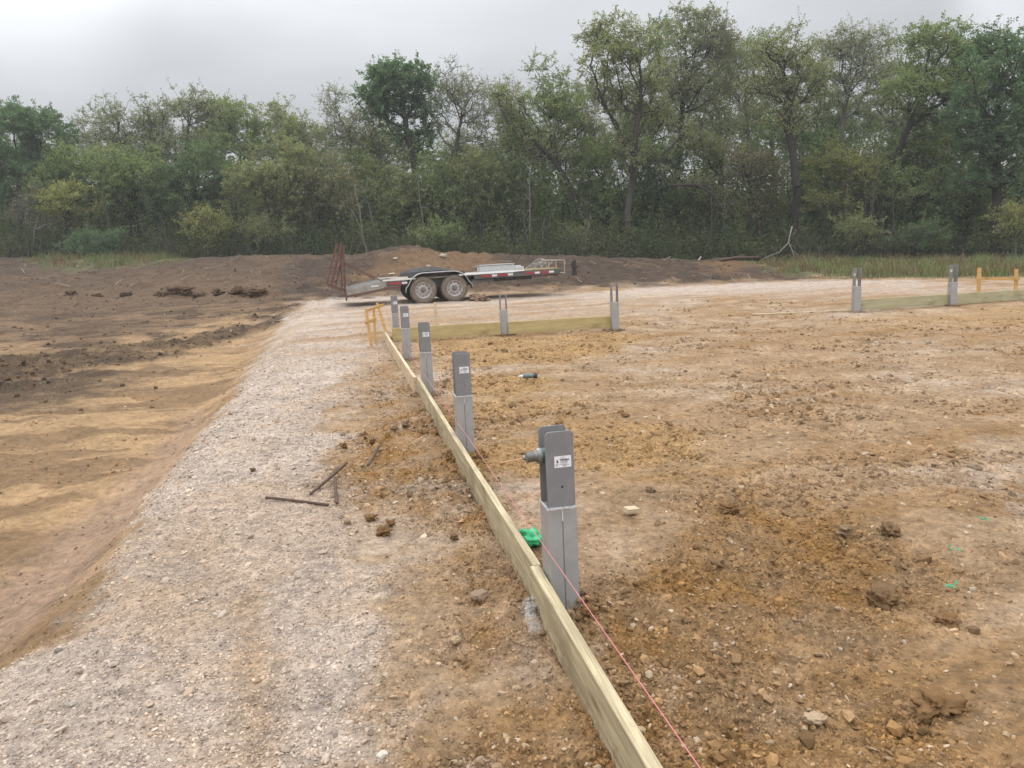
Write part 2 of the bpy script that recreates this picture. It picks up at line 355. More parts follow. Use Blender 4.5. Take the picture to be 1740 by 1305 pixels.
def wood(name, c1, c2, knots=.8, axis=0, warm=(.2, .12, .05)):
    """sawn lumber, grain running along local X"""
    m, nt, b = new_mat(name); L = nt.links
    tc = N(nt, 'ShaderNodeTexCoord'); mp = N(nt, 'ShaderNodeMapping'); L.new(tc.outputs['Object'], mp.inputs['Vector'])
    mp.inputs['Scale'].default_value = (.7, 12, 14)
    wv = N(nt, 'ShaderNodeTexNoise', i_Scale=3.0, i_Detail=10.0, i_Roughness=.7, i_Distortion=.7); L.new(mp.outputs[0], wv.inputs['Vector'])
    mp2 = N(nt, 'ShaderNodeMapping'); L.new(tc.outputs['Object'], mp2.inputs['Vector']); mp2.inputs['Scale'].default_value = (.8, 70, 70)
    fn = N(nt, 'ShaderNodeTexNoise', i_Scale=2.5, i_Detail=5.0, i_Roughness=.7); L.new(mp2.outputs[0], fn.inputs['Vector'])
    cr = N(nt, 'ShaderNodeValToRGB'); e = cr.color_ramp.elements
    e[0].position = .36; e[0].color = (*c2, 1); e[1].position = .62; e[1].color = (*c1, 1)
    x = cr.color_ramp.elements.new(.5); x.color = tuple((a * .45 + bb * .55) for a, bb in zip(c1, c2)) + (1,)
    L.new(wv.outputs['Fac'], cr.inputs[0])
    mm = N(nt, 'ShaderNodeMapRange'); mm.inputs['From Min'].default_value = .3; mm.inputs['From Max'].default_value = .7; mm.inputs['To Min'].default_value = .70; mm.inputs['To Max'].default_value = 1.22; L.new(fn.outputs['Fac'], mm.inputs['Value'])
    vm = N(nt, 'ShaderNodeVectorMath', operation='SCALE'); L.new(cr.outputs[0], vm.inputs[0]); L.new(mm.outputs[0], vm.inputs['Scale'])
    # knots and dirt stains
    mp3 = N(nt, 'ShaderNodeMapping'); L.new(tc.outputs['Object'], mp3.inputs['Vector']); mp3.inputs['Scale'].default_value = (1.1, 2.5, 6)
    vo = N(nt, 'ShaderNodeTexVoronoi', i_Scale=1.3); L.new(mp3.outputs[0], vo.inputs['Vector'])
    kr = N(nt, 'ShaderNodeMapRange'); kr.inputs['From Min'].default_value = .05; kr.inputs['From Max'].default_value = .17; kr.inputs['To Min'].default_value = knots; kr.inputs['To Max'].default_value = 0
    L.new(vo.outputs['Distance'], kr.inputs['Value'])
    st = N(nt, 'ShaderNodeTexNoise', i_Scale=1.6, i_Detail=8.0, i_Roughness=.6); 
    mp4 = N(nt, 'ShaderNodeMapping'); L.new(tc.outputs['Object'], mp4.inputs['Vector']); mp4.inputs['Scale'].default_value = (1.4, 3, 3); L.new(mp4.outputs[0], st.inputs['Vector'])
    sr = N(nt, 'ShaderNodeMapRange'); sr.inputs['From Min'].default_value = .52; sr.inputs['From Max'].default_value = .72; sr.inputs['To Max'].default_value = .8; L.new(st.outputs['Fac'], sr.inputs['Value'])
    mx = N(nt, 'ShaderNodeMix', data_type='RGBA'); L.new(kr.outputs[0], mx.inputs['Factor']); L.new(vm.outputs[0], mx.inputs['A']); mx.inputs['B'].default_value = (*warm, 1)
    mx2 = N(nt, 'ShaderNodeMix', data_type='RGBA'); L.new(sr.outputs[0], mx2.inputs['Factor']); L.new(mx.outputs['Result'], mx2.inputs['A']); mx2.inputs['B'].default_value = (c2[0] * .62, c2[1] * .6, c2[2] * .58, 1)
    L.new(mx2.outputs['Result'], b.inputs['Base Color']); b.inputs['Roughness'].default_value = .75
    bp = N(nt, 'ShaderNodeBump', i_Strength=.35, i_Distance=.004); L.new(fn.outputs['Fac'], bp.inputs['Height']); L.new(bp.outputs[0], b.inputs['Normal'])
    return m
MAT['pt'] = wood('treated_lumber', (.56, .475, .30), (.33, .265, .16))
MAT['pty'] = wood('yellow_treated_lumber', (.50, .40, .19), (.38, .295, .13))
MAT['ptg'] = wood('greenish_treated_lumber', (.44, .405, .25), (.34, .31, .18))
MAT['pine'] = wood('fresh_pine_stake', (.62, .39, .15), (.48, .27, .09), .5)
MAT['pinepale'] = wood('pale_pine', (.66, .54, .36), (.50, .38, .24), .4)

# ------------------------------------------------------------------ mesh helpers
def tag(o, label=None, cat=None, group=None, kind=None):
    if label: o['label'] = label
    if cat: o['category'] = cat
    if group: o['group'] = group
    if kind: o['kind'] = kind
    return o
def empty(name, loc=(0, 0, 0), rz=0.0):
    o = bpy.data.objects.new(name, None); col.objects.link(o); o.location = loc; o.rotation_euler = (0, 0, rz); o.empty_display_size = .2
    return o
def link(name, me, mat, parent=None):
    o = bpy.data.objects.new(name, me); col.objects.link(o)
    if mat is not None: me.materials.append(MAT[mat] if isinstance(mat, str) else mat)
    if parent: o.parent = parent
    return o
def np_mesh(name, V, Fc, mat, colors=None, parent=None, smooth=False, extra=None):
    """V (n,3); Fc (m,k) constant k"""
    me = bpy.data.meshes.new(name); V = np.asarray(V, np.float32); Fc = np.asarray(Fc, np.int32)
    k = Fc.shape[1]
    me.vertices.add(len(V)); me.vertices.foreach_set('co', V.ravel())
    me.loops.add(Fc.size); me.loops.foreach_set('vertex_index', Fc.ravel())
    me.polygons.add(len(Fc)); me.polygons.foreach_set('loop_start', np.arange(len(Fc), dtype=np.int32) * k)
    try: me.polygons.foreach_set('loop_total', np.full(len(Fc), k, np.int32))
    except Exception: pass
    me.update(calc_edges=True)
    me.polygons.foreach_set('use_smooth', np.full(len(Fc), smooth))
    for nm, c in ((('Col', colors),) if colors is not None else ()) + tuple((extra or {}).items()):
        a = me.attributes.new(nm, 'FLOAT_COLOR', 'POINT')
        cc = np.ones((len(V), 4), np.float32); cc[:, :3] = c; a.data.foreach_set('color', cc.ravel())
    return link(name, me, mat, parent)
class MB:
    def __init__(s): s.v = []; s.f = []
    def add(s, v, f):
        n = len(s.v); s.v += [tuple(map(float, q)) for q in v]; s.f += [tuple(i + n for i in q) for q in f]; return s
    def box(s, c, d, R=None):
        R = R or Matrix.Identity(3); c = Vector(c)
        v = [c + R @ Vector((sx * d[0] / 2, sy * d[1] / 2, sz * d[2] / 2)) for sx in (-1, 1) for sy in (-1, 1) for sz in (-1, 1)]
        return s.add(v, [(0, 1, 3, 2), (4, 6, 7, 5), (0, 4, 5, 1), (2, 3, 7, 6), (0, 2, 6, 4), (1, 5, 7, 3)])
    def bar(s, a, b, w, h, up=(0, 0, 1)):
        a = Vector(a); b = Vector(b); x = (b - a); L = x.length; x.normalize(); y = Vector(up).cross(x)
        if y.length < 1e-3: y = Vector((0, 1, 0)).cross(x)
        y.normalize(); z = x.cross(y)
        return s.box((a + b) / 2, (L, w, h), Matrix((x, y, z)).transposed())
    def tube(s, pts, r, n=8, caps=True):
        pts = [Vector(p) for p in pts]; rr = r if isinstance(r, (list, tuple)) else [r] * len(pts)
        V = []; Fs = []; prev = None
        for i, p in enumerate(pts):
            t = (pts[min(i + 1, len(pts) - 1)] - pts[max(i - 1, 0)]).normalized()
            if prev is None:
                a = t.orthogonal().normalized()
            else: a = (prev - t * prev.dot(t)).normalized()
            prev = a; bb = t.cross(a)
            V += [p + (a * math.cos(2 * PI * k / n) + bb * math.sin(2 * PI * k / n)) * rr[i] for k in range(n)]
        for i in range(len(pts) - 1):
            Fs += [(i * n + k, i * n + (k + 1) % n, (i + 1) * n + (k + 1) % n, (i + 1) * n + k) for k in range(n)]
        if caps: Fs += [tuple(reversed(range(n))), tuple((len(pts) - 1) * n + k for k in range(n))]
        return s.add(V, Fs)
    def lathe(s, prof, c, ax=(0, 0, 1), n=32, closed=False):
        """prof [(r, h)] round axis ax"""
        ax = Vector(ax).normalized(); a = ax.orthogonal().normalized(); b = ax.cross(a); c = Vector(c)
        V = [c + ax * h + (a * math.cos(2 * PI * k / n) + b * math.sin(2 * PI * k / n)) * max(r, 1e-5) for r, h in prof for k in range(n)]
        m_ = len(prof); Fs = []
        for i in range(m_ if closed else m_ - 1):
            j = (i + 1) % m_
            Fs += [(i * n + k, i * n + (k + 1) % n, j * n + (k + 1) % n, j * n + k) for k in range(n)]
        return s.add(V, Fs)
    def build(s, name, mat, parent=None, smooth=False, bevel=0):
        me = bpy.data.meshes.new(name); me.from_pydata(s.v, [], s.f); me.validate()
        bm = bmesh.new(); bm.from_mesh(me); bmesh.ops.recalc_face_normals(bm, faces=bm.faces); bm.to_mesh(me); bm.free()
        if smooth: me.polygons.foreach_set('use_smooth', [True] * len(me.polygons))
        o = link(name, me, mat, parent)
        if bevel:
            md = o.modifiers.new('bevel', 'BEVEL'); md.width = bevel; md.segments = 2; md.limit_method = 'ANGLE'
        if smooth == 'auto':
            for p in me.polygons: p.use_smooth = True
            md = o.modifiers.new('split', 'EDGE_SPLIT'); md.split_angle = rad(35)
        return o

# ------------------------------------------------------------------ ground mesh
def build_ground():
    a_in = np.arange(-41, 41.001, .115); a_out = np.array([44, 48, 53, 60, 70, 85, 105, 130, 155, 180.])
    ang = np.radians(np.concatenate([-a_out[::-1], a_in, a_out[:-1]]))
    r1 = .25 * 1.12 ** np.arange(0, 14); r2 = r1[-1] * 1.0038 ** np.arange(1, 1080); r3 = r2[-1] * 1.09 ** np.arange(1, 34)
    rr = np.concatenate([r1, r2, r3])
    print('ground', len(ang), len(rr), rr[-1])
    R_, A_ = np.meshgrid(rr, ang, indexing='ij'); x = (R_ * np.sin(A_)).ravel(); y = (R_ * np.cos(A_)).ravel()
    Mx = masks(x, y)
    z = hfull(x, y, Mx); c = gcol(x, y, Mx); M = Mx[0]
    sm = np.clip(M['field'] * .8 + M['channel'], 0, 1) * (1 - M['gravel'])
    mk = np.stack([M['gravel'], sm, M['berm']], 1)
    nr, na = R_.shape
    V = np.concatenate([np.stack([x, y, z], 1), [[0, 0, float(hbase(0., 0.))]]])
    i = np.arange(nr - 1)[:, None] * na; j = np.arange(na)[None]; j2 = (j + 1) % na
    Q = np.stack([i + j, i + j2, i + na + j2, i + na + j], -1).reshape(-1, 4)[:, ::-1]
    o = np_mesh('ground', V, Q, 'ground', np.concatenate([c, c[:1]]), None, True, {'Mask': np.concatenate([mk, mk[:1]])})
    bm = None
    # close the small hole under the camera
    me = o.data
    tag(o, kind='structure')
build_ground()

# ------------------------------------------------------------------ stones and crumbs
_phi = (1 + 5 ** .5) / 2
ICO = np.array([(-1, _phi, 0), (1, _phi, 0), (-1, -_phi, 0), (1, -_phi, 0), (0, -1, _phi), (0, 1, _phi), (0, -1, -_phi), (0, 1, -_phi), (_phi, 0, -1), (_phi, 0, 1), (-_phi, 0, -1), (-_phi, 0, 1)]) / 1.9
ICOF = np.array([(0, 11, 5), (0, 5, 1), (0, 1, 7), (0, 7, 10), (0, 10, 11), (1, 5, 9), (5, 11, 4), (11, 10, 2), (10, 7, 6), (7, 1, 8), (3, 9, 4), (3, 4, 2), (3, 2, 6), (3, 6, 8), (3, 8, 9), (4, 9, 5), (2, 4, 11), (6, 2, 10), (8, 6, 7), (9, 8, 1)])
def rand_rot(n, tilt=1.0):
    a = RNG.uniform(0, 2 * PI, n); b = RNG.normal(0, tilt, n); c = RNG.normal(0, tilt, n)
    ca, sa, cb, sb, cc, sc = np.cos(a), np.sin(a), np.cos(b), np.sin(b), np.cos(c), np.sin(c)
    R = np.empty((n, 3, 3))
    R[:, 0, 0] = ca * cb; R[:, 0, 1] = ca * sb * sc - sa * cc; R[:, 0, 2] = ca * sb * cc + sa * sc
    R[:, 1, 0] = sa * cb; R[:, 1, 1] = sa * sb * sc + ca * cc; R[:, 1, 2] = sa * sb * cc - ca * sc
    R[:, 2, 0] = -sb; R[:, 2, 1] = cb * sc; R[:, 2, 2] = cb * cc
    return R
def scatter(name, n, rmin, rmax, size, weight, colour, flat=.62, jit=.28, sink=.15, angr=46, smooth=False, tilt=.5):
    # density falls as 1/r beyond rmin so that the far ground is not packed with invisible specks
    u = RNG.random(n); r = rmin * (rmax / rmin) ** u; a = np.radians(RNG.uniform(-angr, angr, n))
    x = r * np.sin(a); y = r * np.cos(a)
    Mx = masks(x, y); w = weight(Mx[0], Mx[1], x, y)
    keep = RNG.random(n) < w
    x, y, r = x[keep], y[keep], r[keep]; Mx = masks(x, y); n = len(x)
    s = size(RNG.random(n)) * np.clip(r / 4.0, 1, 2.0) ** .8
    z = hfull(x, y, Mx)
    Pn = ICO[None] * (1 + RNG.uniform(-jit, jit, (n, 12, 1))) * np.stack([RNG.uniform(.75, 1.35, n), RNG.uniform(.6, 1.0, n), RNG.uniform(flat * .6, flat * 1.2, n)], 1)[:, None, :]
    Pn = Pn * (s / 2)[:, None, None]
    Pn = np.einsum('nij,nkj->nki', rand_rot(n, tilt), Pn)
    Pn = Pn + np.stack([x, y, z + s * (.2 - sink)], 1)[:, None, :]
    Fc = (ICOF[None] + (np.arange(n) * 12)[:, None, None]).reshape(-1, 3)
    c = colour(x, y, Mx, n); c = np.repeat(c, 12, 0)
    print(name, n)
    o = np_mesh(name, Pn.reshape(-1, 3), Fc, 'stone', np.clip(c, .01, .85), None, smooth)
    tag(o, kind='stuff'); return o
def gravel_col(x, y, Mx, n):
    base = np.array([.445, .362, .292]); t = RNG.normal(0, 1, (n, 1))
    c = base * (1 + .22 * t) + RNG.normal(0, .005, (n, 3))
    w = RNG.random((n, 1)); c = np.where(w < .08, np.array([.52, .465, .40]) * (1 + .1 * t), c); c = np.where(w > .86, np.array([.33, .22, .13]) * (1 + .2 * t), c)
    g = gcol(x, y, Mx); return c * .5 + g * (.5 + .10 * t)
tag(scatter('gravel', 300000, 1.7, 17, lambda u: .005 + .014 * u ** 3, lambda M, n1, x, y: M['gravel'] * .85 + .03 * M['brown'], gravel_col, sink=.12), 'loose pale crushed limestone gravel covering the driveway strip', 'gravel')
def soil_col(x, y, Mx, n):
    g = gcol(x, y, Mx); t = RNG.normal(0, 1, (n, 1)); return g * (1 + .22 * t) * .95
tag(scatter('soil_crumbs', 340000, 1.7, 17, lambda u: .004 + .024 * u ** 4, lambda M, n1, x, y: (1 - M['gravel']) * (1 - .80 * np.clip(M['field'] + M['channel'] + M['left'], 0, 1)) * np.clip(.35 + .65 * M['brown'] + .4 * M['ochre'] + .5 * n1, .05, 1), soil_col, flat=.75, sink=.26, jit=.42, tilt=.9), 'loose brown clay crumbs scattered over the bare building pad', 'dirt crumbs')
def pale_col(x, y, Mx, n):
    t = RNG.normal(0, 1, (n, 1)); w = RNG.random((n, 1))
    c = np.array([.44, .345, .245]) * (1 + .15 * t); return np.where(w < .5, np.array([.36, .26, .16]) * (1 + .15 * t), c)
tag(scatter('clay_lumps', 9500, 1.8, 15, lambda u: .016 + .046 * u ** 3, lambda M, n1, x, y: (1 - M['gravel']) * np.clip(.04 + .75 * M['brown'] * S(-.2, .3, n1) + .5 * M['ochre'], 0, 1) * (1 - M['field']) * (1 - M['left']), soil_col, flat=.8, sink=.10, jit=.38, tilt=.6), 'lumps of damp brown clay on the disturbed soil', 'clay lumps')
tag(scatter('soil_clumps', 26000, 3.5, 24, lambda u: .014 + .040 * u ** 3, lambda M, n1, x, y: (1 - M['gravel']) * S(.0, .45, n1 + .25 * fbm(x * 3, y * 3, 131, 2)) * (1 - M['field']) * (1 - M['left']) * (x > -2.5), lambda x, y, Mx, n: gcol(x, y, Mx) * RNG.uniform(.62, 1.0, (n, 1)), flat=.8, sink=.18, jit=.42, tilt=.8, angr=40), 'small brown clods clustered over the middle of the building pad', 'dirt clods')
tag(scatter('limestone_chips', 16000, 1.7, 16, lambda u: .008 + .030 * u ** 5, lambda M, n1, x, y: (1 - M['gravel']) * (1 - .9 * np.clip(M['field'] + M['channel'], 0, 1)) * (.35 + .5 * M['brown_l'] + .4 * n1.clip(0, 1)), pale_col, sink=.12), 'pale limestone chips lying in the clay around the grade board', 'stone chips')
tag(scatter('coarse_gravel', 6000, 1.7, 14, lambda u: .018 + .030 * u ** 4, lambda M, n1, x, y: M['gravel'] * np.clip(.25 + .6 * S(-1.5, 0, edge_x(y) - x), 0, 1), gravel_col, sink=.05, flat=.5, tilt=.3), 'larger flat limestone pieces lying on the gravel bank', 'coarse gravel')
def bits_far(x, y, Mx, n):
    g = gcol(x, y, Mx); w = RNG.random((n, 1)); return np.where(w < .03, np.array([.34, .28, .22]), g * RNG.uniform(.6, 1.15, (n, 1)))
tag(scatter('field_clods', 26000, 12, 42, lambda u: (.03 + .10 * u ** 5) * .5, lambda M, n1, x, y: np.clip(.05 + M['band'] * 1.0 + .5 * M['berm'] + .35 * M['fieldfar'] * (n1 > 0) - M['gravel'] * .7, 0, 1), bits_far, flat=.8, sink=.1, angr=42, smooth=True), 'rough dark soil clods over the graded field and spoil bank', 'soil clods')
def sticks(n):
    mb_v = []; cs = []
    V = []; Fc = []; C = []
    for i in range(n):
        px = RNG.uniform(20, 1300); py = RNG.uniform(436, 486) if px > 560 else RNG.uniform(455, 500)
        if 640 < px < 860 and RNG.random() < .5: continue
        x, y = G(px, py)
        if y > 42: continue
        L = RNG.uniform(.2, 1.0) * (1.5 if RNG.random() < .15 else 1); a = RNG.uniform(0, PI); dz = RNG.uniform(-.05, .22)
        p0 = np.array([x, y, gz(x, y) + .10]); p1 = p0 + np.array([L * math.cos(a), L * math.sin(a) * .6, dz]); p1[2] = max(p1[2], gz(p1[0], p1[1]) + .08)
        mb = MB().tube([p0, (p0 + p1) / 2 + RNG.normal(0, .03, 3), p1], [.015, .011, .005], 4)
        V += mb.v; Fc += [tuple(k + len(V) - len(mb.v) for k in f) for f in mb.f]
        C += [np.array([.30, .25, .21]) * RNG.uniform(.6, 1.2)] * len(mb.v)
    me = bpy.data.meshes.new('brush_debris'); me.from_pydata([tuple(v) for v in V], [], Fc)
    a = me.attributes.new('Col', 'FLOAT_COLOR', 'POINT'); cc = np.ones((len(V), 4), np.float32); cc[:, :3] = np.array(C); a.data.foreach_set('color', cc.ravel())
    o = link('brush_debris', me, 'bark'); tag(o, 'broken twigs and roots littering the spoil bank and field edge', 'brush debris', kind='stuff')
sticks(130)

# ------------------------------------------------------------------ columns with steel brackets
U = np.array([-.20142, .979505, 0]); NL = np.array([-.979505, -.20142, 0])     # along the near row, and to its left
A0 = at_z(952, 1050)
def curve_plate(w, h, t, holes, cham, mat, name, parent):
    """steel plate in the local XZ plane with drilled holes and clipped top corners, thickness along Y"""
    cu = bpy.data.curves.new(name, 'CURVE'); cu.dimensions = '2D'; cu.fill_mode = 'BOTH'; cu.extrude = t / 2; cu.bevel_depth = .0009; cu.bevel_resolution = 1
    pts = [(-w / 2, 0), (w / 2, 0), (w / 2, h - cham), (w / 2 - cham, h), (-w / 2 + cham, h), (-w / 2, h - cham)]
    def sp(p):
        s = cu.splines.new('POLY'); s.points.add(len(p) - 1)
        for q, (a, b) in zip(s.points, p): q.co = (a, b, 0, 1)
        s.use_cyclic_u = True
    sp(pts)
    for hx, hz, r in holes: sp([(hx + r * math.cos(2 * PI * k / 20), hz + r * math.sin(2 * PI * k / 20)) for k in range(20)])
    o = bpy.data.objects.new('tmp', cu); col.objects.link(o)
    dg = bpy.context.evaluated_depsgraph_get(); me = bpy.data.meshes.new_from_object(o.evaluated_get(dg)); me.name = name
    bpy.data.objects.remove(o); me.transform(Matrix.Rotation(PI / 2, 4, 'X')); me.materials.clear()
    return link(name, me, mat, parent)
def mud(m):
    nt = m.node_tree; L = nt.links; b = nt.nodes['Principled BSDF']; src = b.inputs['Base Color'].links[0].from_socket
    tc = N(nt, 'ShaderNodeTexCoord'); sx = N(nt, 'ShaderNodeSeparateXYZ'); L.new(tc.outputs['Object'], sx.inputs[0])
    n = N(nt, 'ShaderNodeTexNoise', i_Scale=22.0, i_Detail=6.0, i_Roughness=.7); L.new(tc.outputs['Object'], n.inputs['Vector'])
    a = N(nt, 'ShaderNodeMath', operation='MULTIPLY_ADD'); L.new(n.outputs['Fac'], a.inputs[0]); a.inputs[1].default_value = -.55; L.new(sx.outputs[2], a.inputs[2])
    mr = N(nt, 'ShaderNodeMapRange'); mr.inputs['From Min'].default_value = -.30; mr.inputs['From Max'].default_value = -.22; mr.inputs['To Min'].default_value = .85; mr.inputs['To Max'].default_value = 0; L.new(a.outputs[0], mr.inputs['Value'])
    mx = N(nt, 'ShaderNodeMix', data_type='RGBA'); L.new(mr.outputs[0], mx.inputs['Factor']); L.new(src, mx.inputs['A']); mx.inputs['B'].default_value = (.22, .145, .085, 1); L.new(mx.outputs['Result'], b.inputs['Base Color'])
mud(MAT['column'])
mud(MAT['pt'])
HEAPS = []
def column(loc, rz, label, group, ztop=.84, zmid=.50, wf=.128, detail=True, sticker=True, sgn=1, wp=.122, tilt=(0, 0)):
    """local +Y runs along the wall away from the camera; the stickered plate faces local -Y"""
    t = empty('column_base', loc, rz); t.rotation_euler = (tilt[0], tilt[1], rz)
    tag(t, label, 'post base', group)
    HEAPS.append(loc); w2, d2 = wf / 2, .068; g = .004
    b = MB()
    # two halves with a vertical seam on the front and back
    for s in (-1, 1): b.box((s * (w2 / 2 + g / 4), 0, (zmid - .25) / 2), (w2 - g / 2, 2 * d2, zmid + .25))
    b.box((0, 0, (zmid - .25) / 2 - .002), (.01, 2 * d2 - .012, zmid + .24))
    b.build('column', 'column', t, bevel=.003)
    wb = MB(); rnd = random.Random(int(loc[1] * 100))
    for k in range(16):
        xx = -w2 + (k + .5) / 16 * 2 * w2
        for yy in (-d2 + .003, d2 - .003): wb.box((xx, yy, zmid + rnd.uniform(0, .003)), (2 * w2 / 15, .008 + rnd.uniform(0, .003), .006 + rnd.uniform(0, .005)))
    for k in range(10):
        yy = -d2 + (k + .5) / 10 * 2 * d2
        for xx in (-w2 + .003, w2 - .003): wb.box((xx, yy, zmid + rnd.uniform(0, .002)), (.008, 2 * d2 / 9.5, .006 + rnd.uniform(0, .004)))
    wb.box((0, -d2 - .001, zmid - .03), (.006, .004, .05))
    wb.build('grout_rim', 'weld', t, bevel=.001)
    hp = ztop - zmid
    for s, nm in ((-1, 'front'), (1, 'back')):
        p = curve_plate(wp, hp + .02, .006, [(.006, .115, .0065), (.03 if s > 0 else -.03, hp - .06, .003)] if detail else [], .012, 'bracket', 'bracket_plate', t)
        p.location = (0, s * .058, zmid - .02)
        if s < 0 and sticker:
            st = MB().box((.012, -.0045, hp - .112), (.074, .0012, .050)); so = st.build('sticker', 'sticker', p)
            if detail:
                def txt(s_, size, x, z, name='lettering', bold=0):
                    cu = bpy.data.curves.new(name, 'FONT'); cu.body = s_; cu.size = size; cu.extrude = .0002; cu.offset = bold; cu.align_x = 'LEFT'
                    t0 = bpy.data.objects.new('tmp', cu); col.objects.link(t0); dg = bpy.context.evaluated_depsgraph_get(); me = bpy.data.meshes.new_from_object(t0.evaluated_get(dg)); bpy.data.objects.remove(t0)
                    me.materials.clear(); oo = link(name, me, 'ink', so)
                    oo.rotation_euler = (PI / 2, 0, 0); oo.location = (x, -.0056, z)
                z0 = hp - .112
                txt('PERMA', .0135, -.001, z0 + .0035, bold=.0004); txt('COLUMN', .0075, .001, z0 - .0045, bold=.0001)
                k = MB()
                # seated dark emblem left of the name
                k.box((-.0125, -.0054, z0 + .001), (.006, .0006, .010)); k.box((-.0095, -.0054, z0 - .002), (.006, .0006, .004)); k.box((-.0128, -.0054, z0 + .0085), (.0042, .0006, .0045))
                k.build('emblem', 'ink', so)
                k = MB()
                k.box((.012, -.0054, z0 + .0195), (.020, .0006, .0014))
                for (x0, x1, zz, th) in ((-.020, -.008, -.010, .0012), (-.020, -.010, -.0135, .0012), (-.020, -.009, -.017, .001), (-.004, .030, -.0105, .0013), (.006, .040, -.0145, .001), (.012, .028, -.019, .0022)):
                    k.box(((x0 + x1) / 2, -.0054, z0 + zz), (x1 - x0, .0006, th))
                k.build('fine_print', 'ink', so)
            else:
                k = MB(); z0 = hp - .112
                k.box((-.012, -.0054, z0 + .002), (.008, .0008, .014)); k.box((.014, -.0054, z0 + .005), (.034, .0008, .008)); k.box((.012, -.0054, z0 - .012), (.05, .0008, .004))
                k.build('lettering', 'ink', so)
    if detail:
        k = MB().lathe([(0, 0), (.006, 0), (.006, .004), (0, .005)], (-.03, .052, zmid + .24), (0, -1, 0), 10)
        k.build('bolt', 'galv', t, smooth='auto')
    return t
rzA = math.atan2(-U[0], U[1])
rowpts = [(952, 1050), (788, 780), (724, 673), (690, 614), (672, 577)]
rowlab = ['nearest grey column base with a drill standing in its steel bracket',
          'grey column base second nearest in the row behind the long board, large white sticker',
          'middle one of the five grey column bases along the receding board',
          'fourth grey column base along the receding board, just before the corner one',
          'farthest grey column base of the near row, at the corner beside the pine stakes']
GRP = 'steel-topped column bases of the building frame'
for i, (p, lb) in enumerate(zip(rowpts, rowlab)):
    g = at_z(*p); g = g - NL * .028 + U * .068
    column((g[0], g[1], 0), rzA, lb, GRP, detail=i < 3, tilt=(0, 0) if i else (0, rad(-.5)), wf=.130, wp=.122)
rzB = rzA - PI / 2
for i, (p, zt, zm, lb) in enumerate([((857, 570), .80, .49, 'grey column base standing midway along the yellow board below the trailer'),
                                     ((1045, 562), .92, .55, 'grey column base at the right end of the yellow board, nothing beyond it'),
                                     ((1455, 533), .96, .575, 'grey column base at the left end of the greenish board on the right'),
                                     ((1618, 522), .93, .545, 'grey column base in the greenish board next to the pine batter board')]):
    g = at_z(*p)
    if i >= 2: rz = rzB + rad(180) * 0 - rad(8)
    else: rz = rzB
    column((g[0], g[1] + .03, 0), rz, lb, GRP, ztop=zt, zmid=zm, detail=False, sticker=i >= 2, wf=.15 if i >= 2 else .14)

# ------------------------------------------------------------------ boards
def board(name, a, b, h, th, mat, label, group=None, zb=0.0, zb2=None, cat='board', side=1, outset=0):
    """board between ground points a,b; origin at its middle, grain along local X"""
    a = Vector((a[0], a[1], zb)); b = Vector((b[0], b[1], zb if zb2 is None else zb2)); d = b - a; L = d.length
    mbx = MB(); nseg = max(2, int(L / .5))
    # slightly bowed, with tiny edge wobble, so the arris is not a ruled line
    rnd = random.Random(int(L * 1000)); V = []; Fs = []
    for i in range(nseg + 1):
        x = -L / 2 + L * i / nseg; bow = .006 * math.sin(PI * i / nseg) + rnd.uniform(-.001, .001); hz = rnd.uniform(-.0015, .0015)
        c = .003
        for (yy, zz) in ((-th / 2 + c, 0), (th / 2 - c, 0), (th / 2, c), (th / 2, h - c), (th / 2 - c, h), (-th / 2 + c, h), (-th / 2, h - c), (-th / 2, c)): V.append((x, yy + bow, zz + (hz if zz > h / 2 else 0)))
    for i in range(nseg): Fs += [(i * 8 + k, i * 8 + (k + 1) % 8, (i + 1) * 8 + (k + 1) % 8, (i + 1) * 8 + k) for k in range(8)]
    Fs += [tuple(range(8)), tuple(nseg * 8 + k for k in range(8))]
    mbx.add(V, Fs); o = mbx.build(name, mat)
    o.location = (a + b) / 2; ang = math.atan2(d.y, d.x); o.rotation_euler = (0, -math.asin(d.z / L), ang)
    tag(o, label, cat, group); return o
def rowpt(s, off): p = A0 + U * s + NL * off; return (p[0], p[1])
HB = .205
def nails(parent, pts):
    k = MB()
    for x, z, y in pts: k = MB(); k.lathe([(0, .001), (.0045, .001), (.0045, -.004)], (x, y, z), (0, 1 if y > 0 else -1, 0), 8); k.build('nail_head', 'ink', parent)
    pass
b1 = board('board', rowpt(-2.6, .074), rowpt(.166, .068), HB, .044, 'pt', 'nearest length of treated timber grade board, running out of the foreground', 'treated boards set on edge', zb=-.02)
nails(b1, [(1.37, .17, .0218), (1.365, .12, .0218), (1.37, .06, .0218)])
b2 = board('board', rowpt(.174, .057), rowpt(5.93, .088), HB, .038, 'pt', 'long treated timber grade board in the middle of the receding row, past the nearest post', 'treated boards set on edge', zb=-.02)
b3 = board('board', rowpt(5.90, .127), rowpt(11.95, .200), HB, .038, 'pinepale', 'farthest pale length of the receding grade board ending near the pine stakes', 'treated boards set on edge', zb=-.02)
pb0 = at_depth(668, 582, 14.45); pb1 = at_depth(851, 566, 14.72); pb2 = at_depth(864, 566, 14.73); pb3 = at_depth(1038, 557, 14.86)
board('board', (pb0[0], 14.42), (pb1[0], 14.70), .24, .038, 'pty', 'yellow treated board between the corner post and the short post below the trailer', 'treated boards set on edge', zb=.02, zb2=.03)
board('board', (pb2[0], 14.73), (pb3[0], 14.90), .23, .038, 'pty', 'yellow treated board right of the short post, ending at the two-pronged post', 'treated boards set on edge', zb=.035, zb2=.05)
board('board', (7.46, 16.36), (9.72, 16.93), .23, .038, 'ptg', 'greenish treated board between the two right-hand posts', 'treated boards set on edge', zb=.06, zb2=.055)
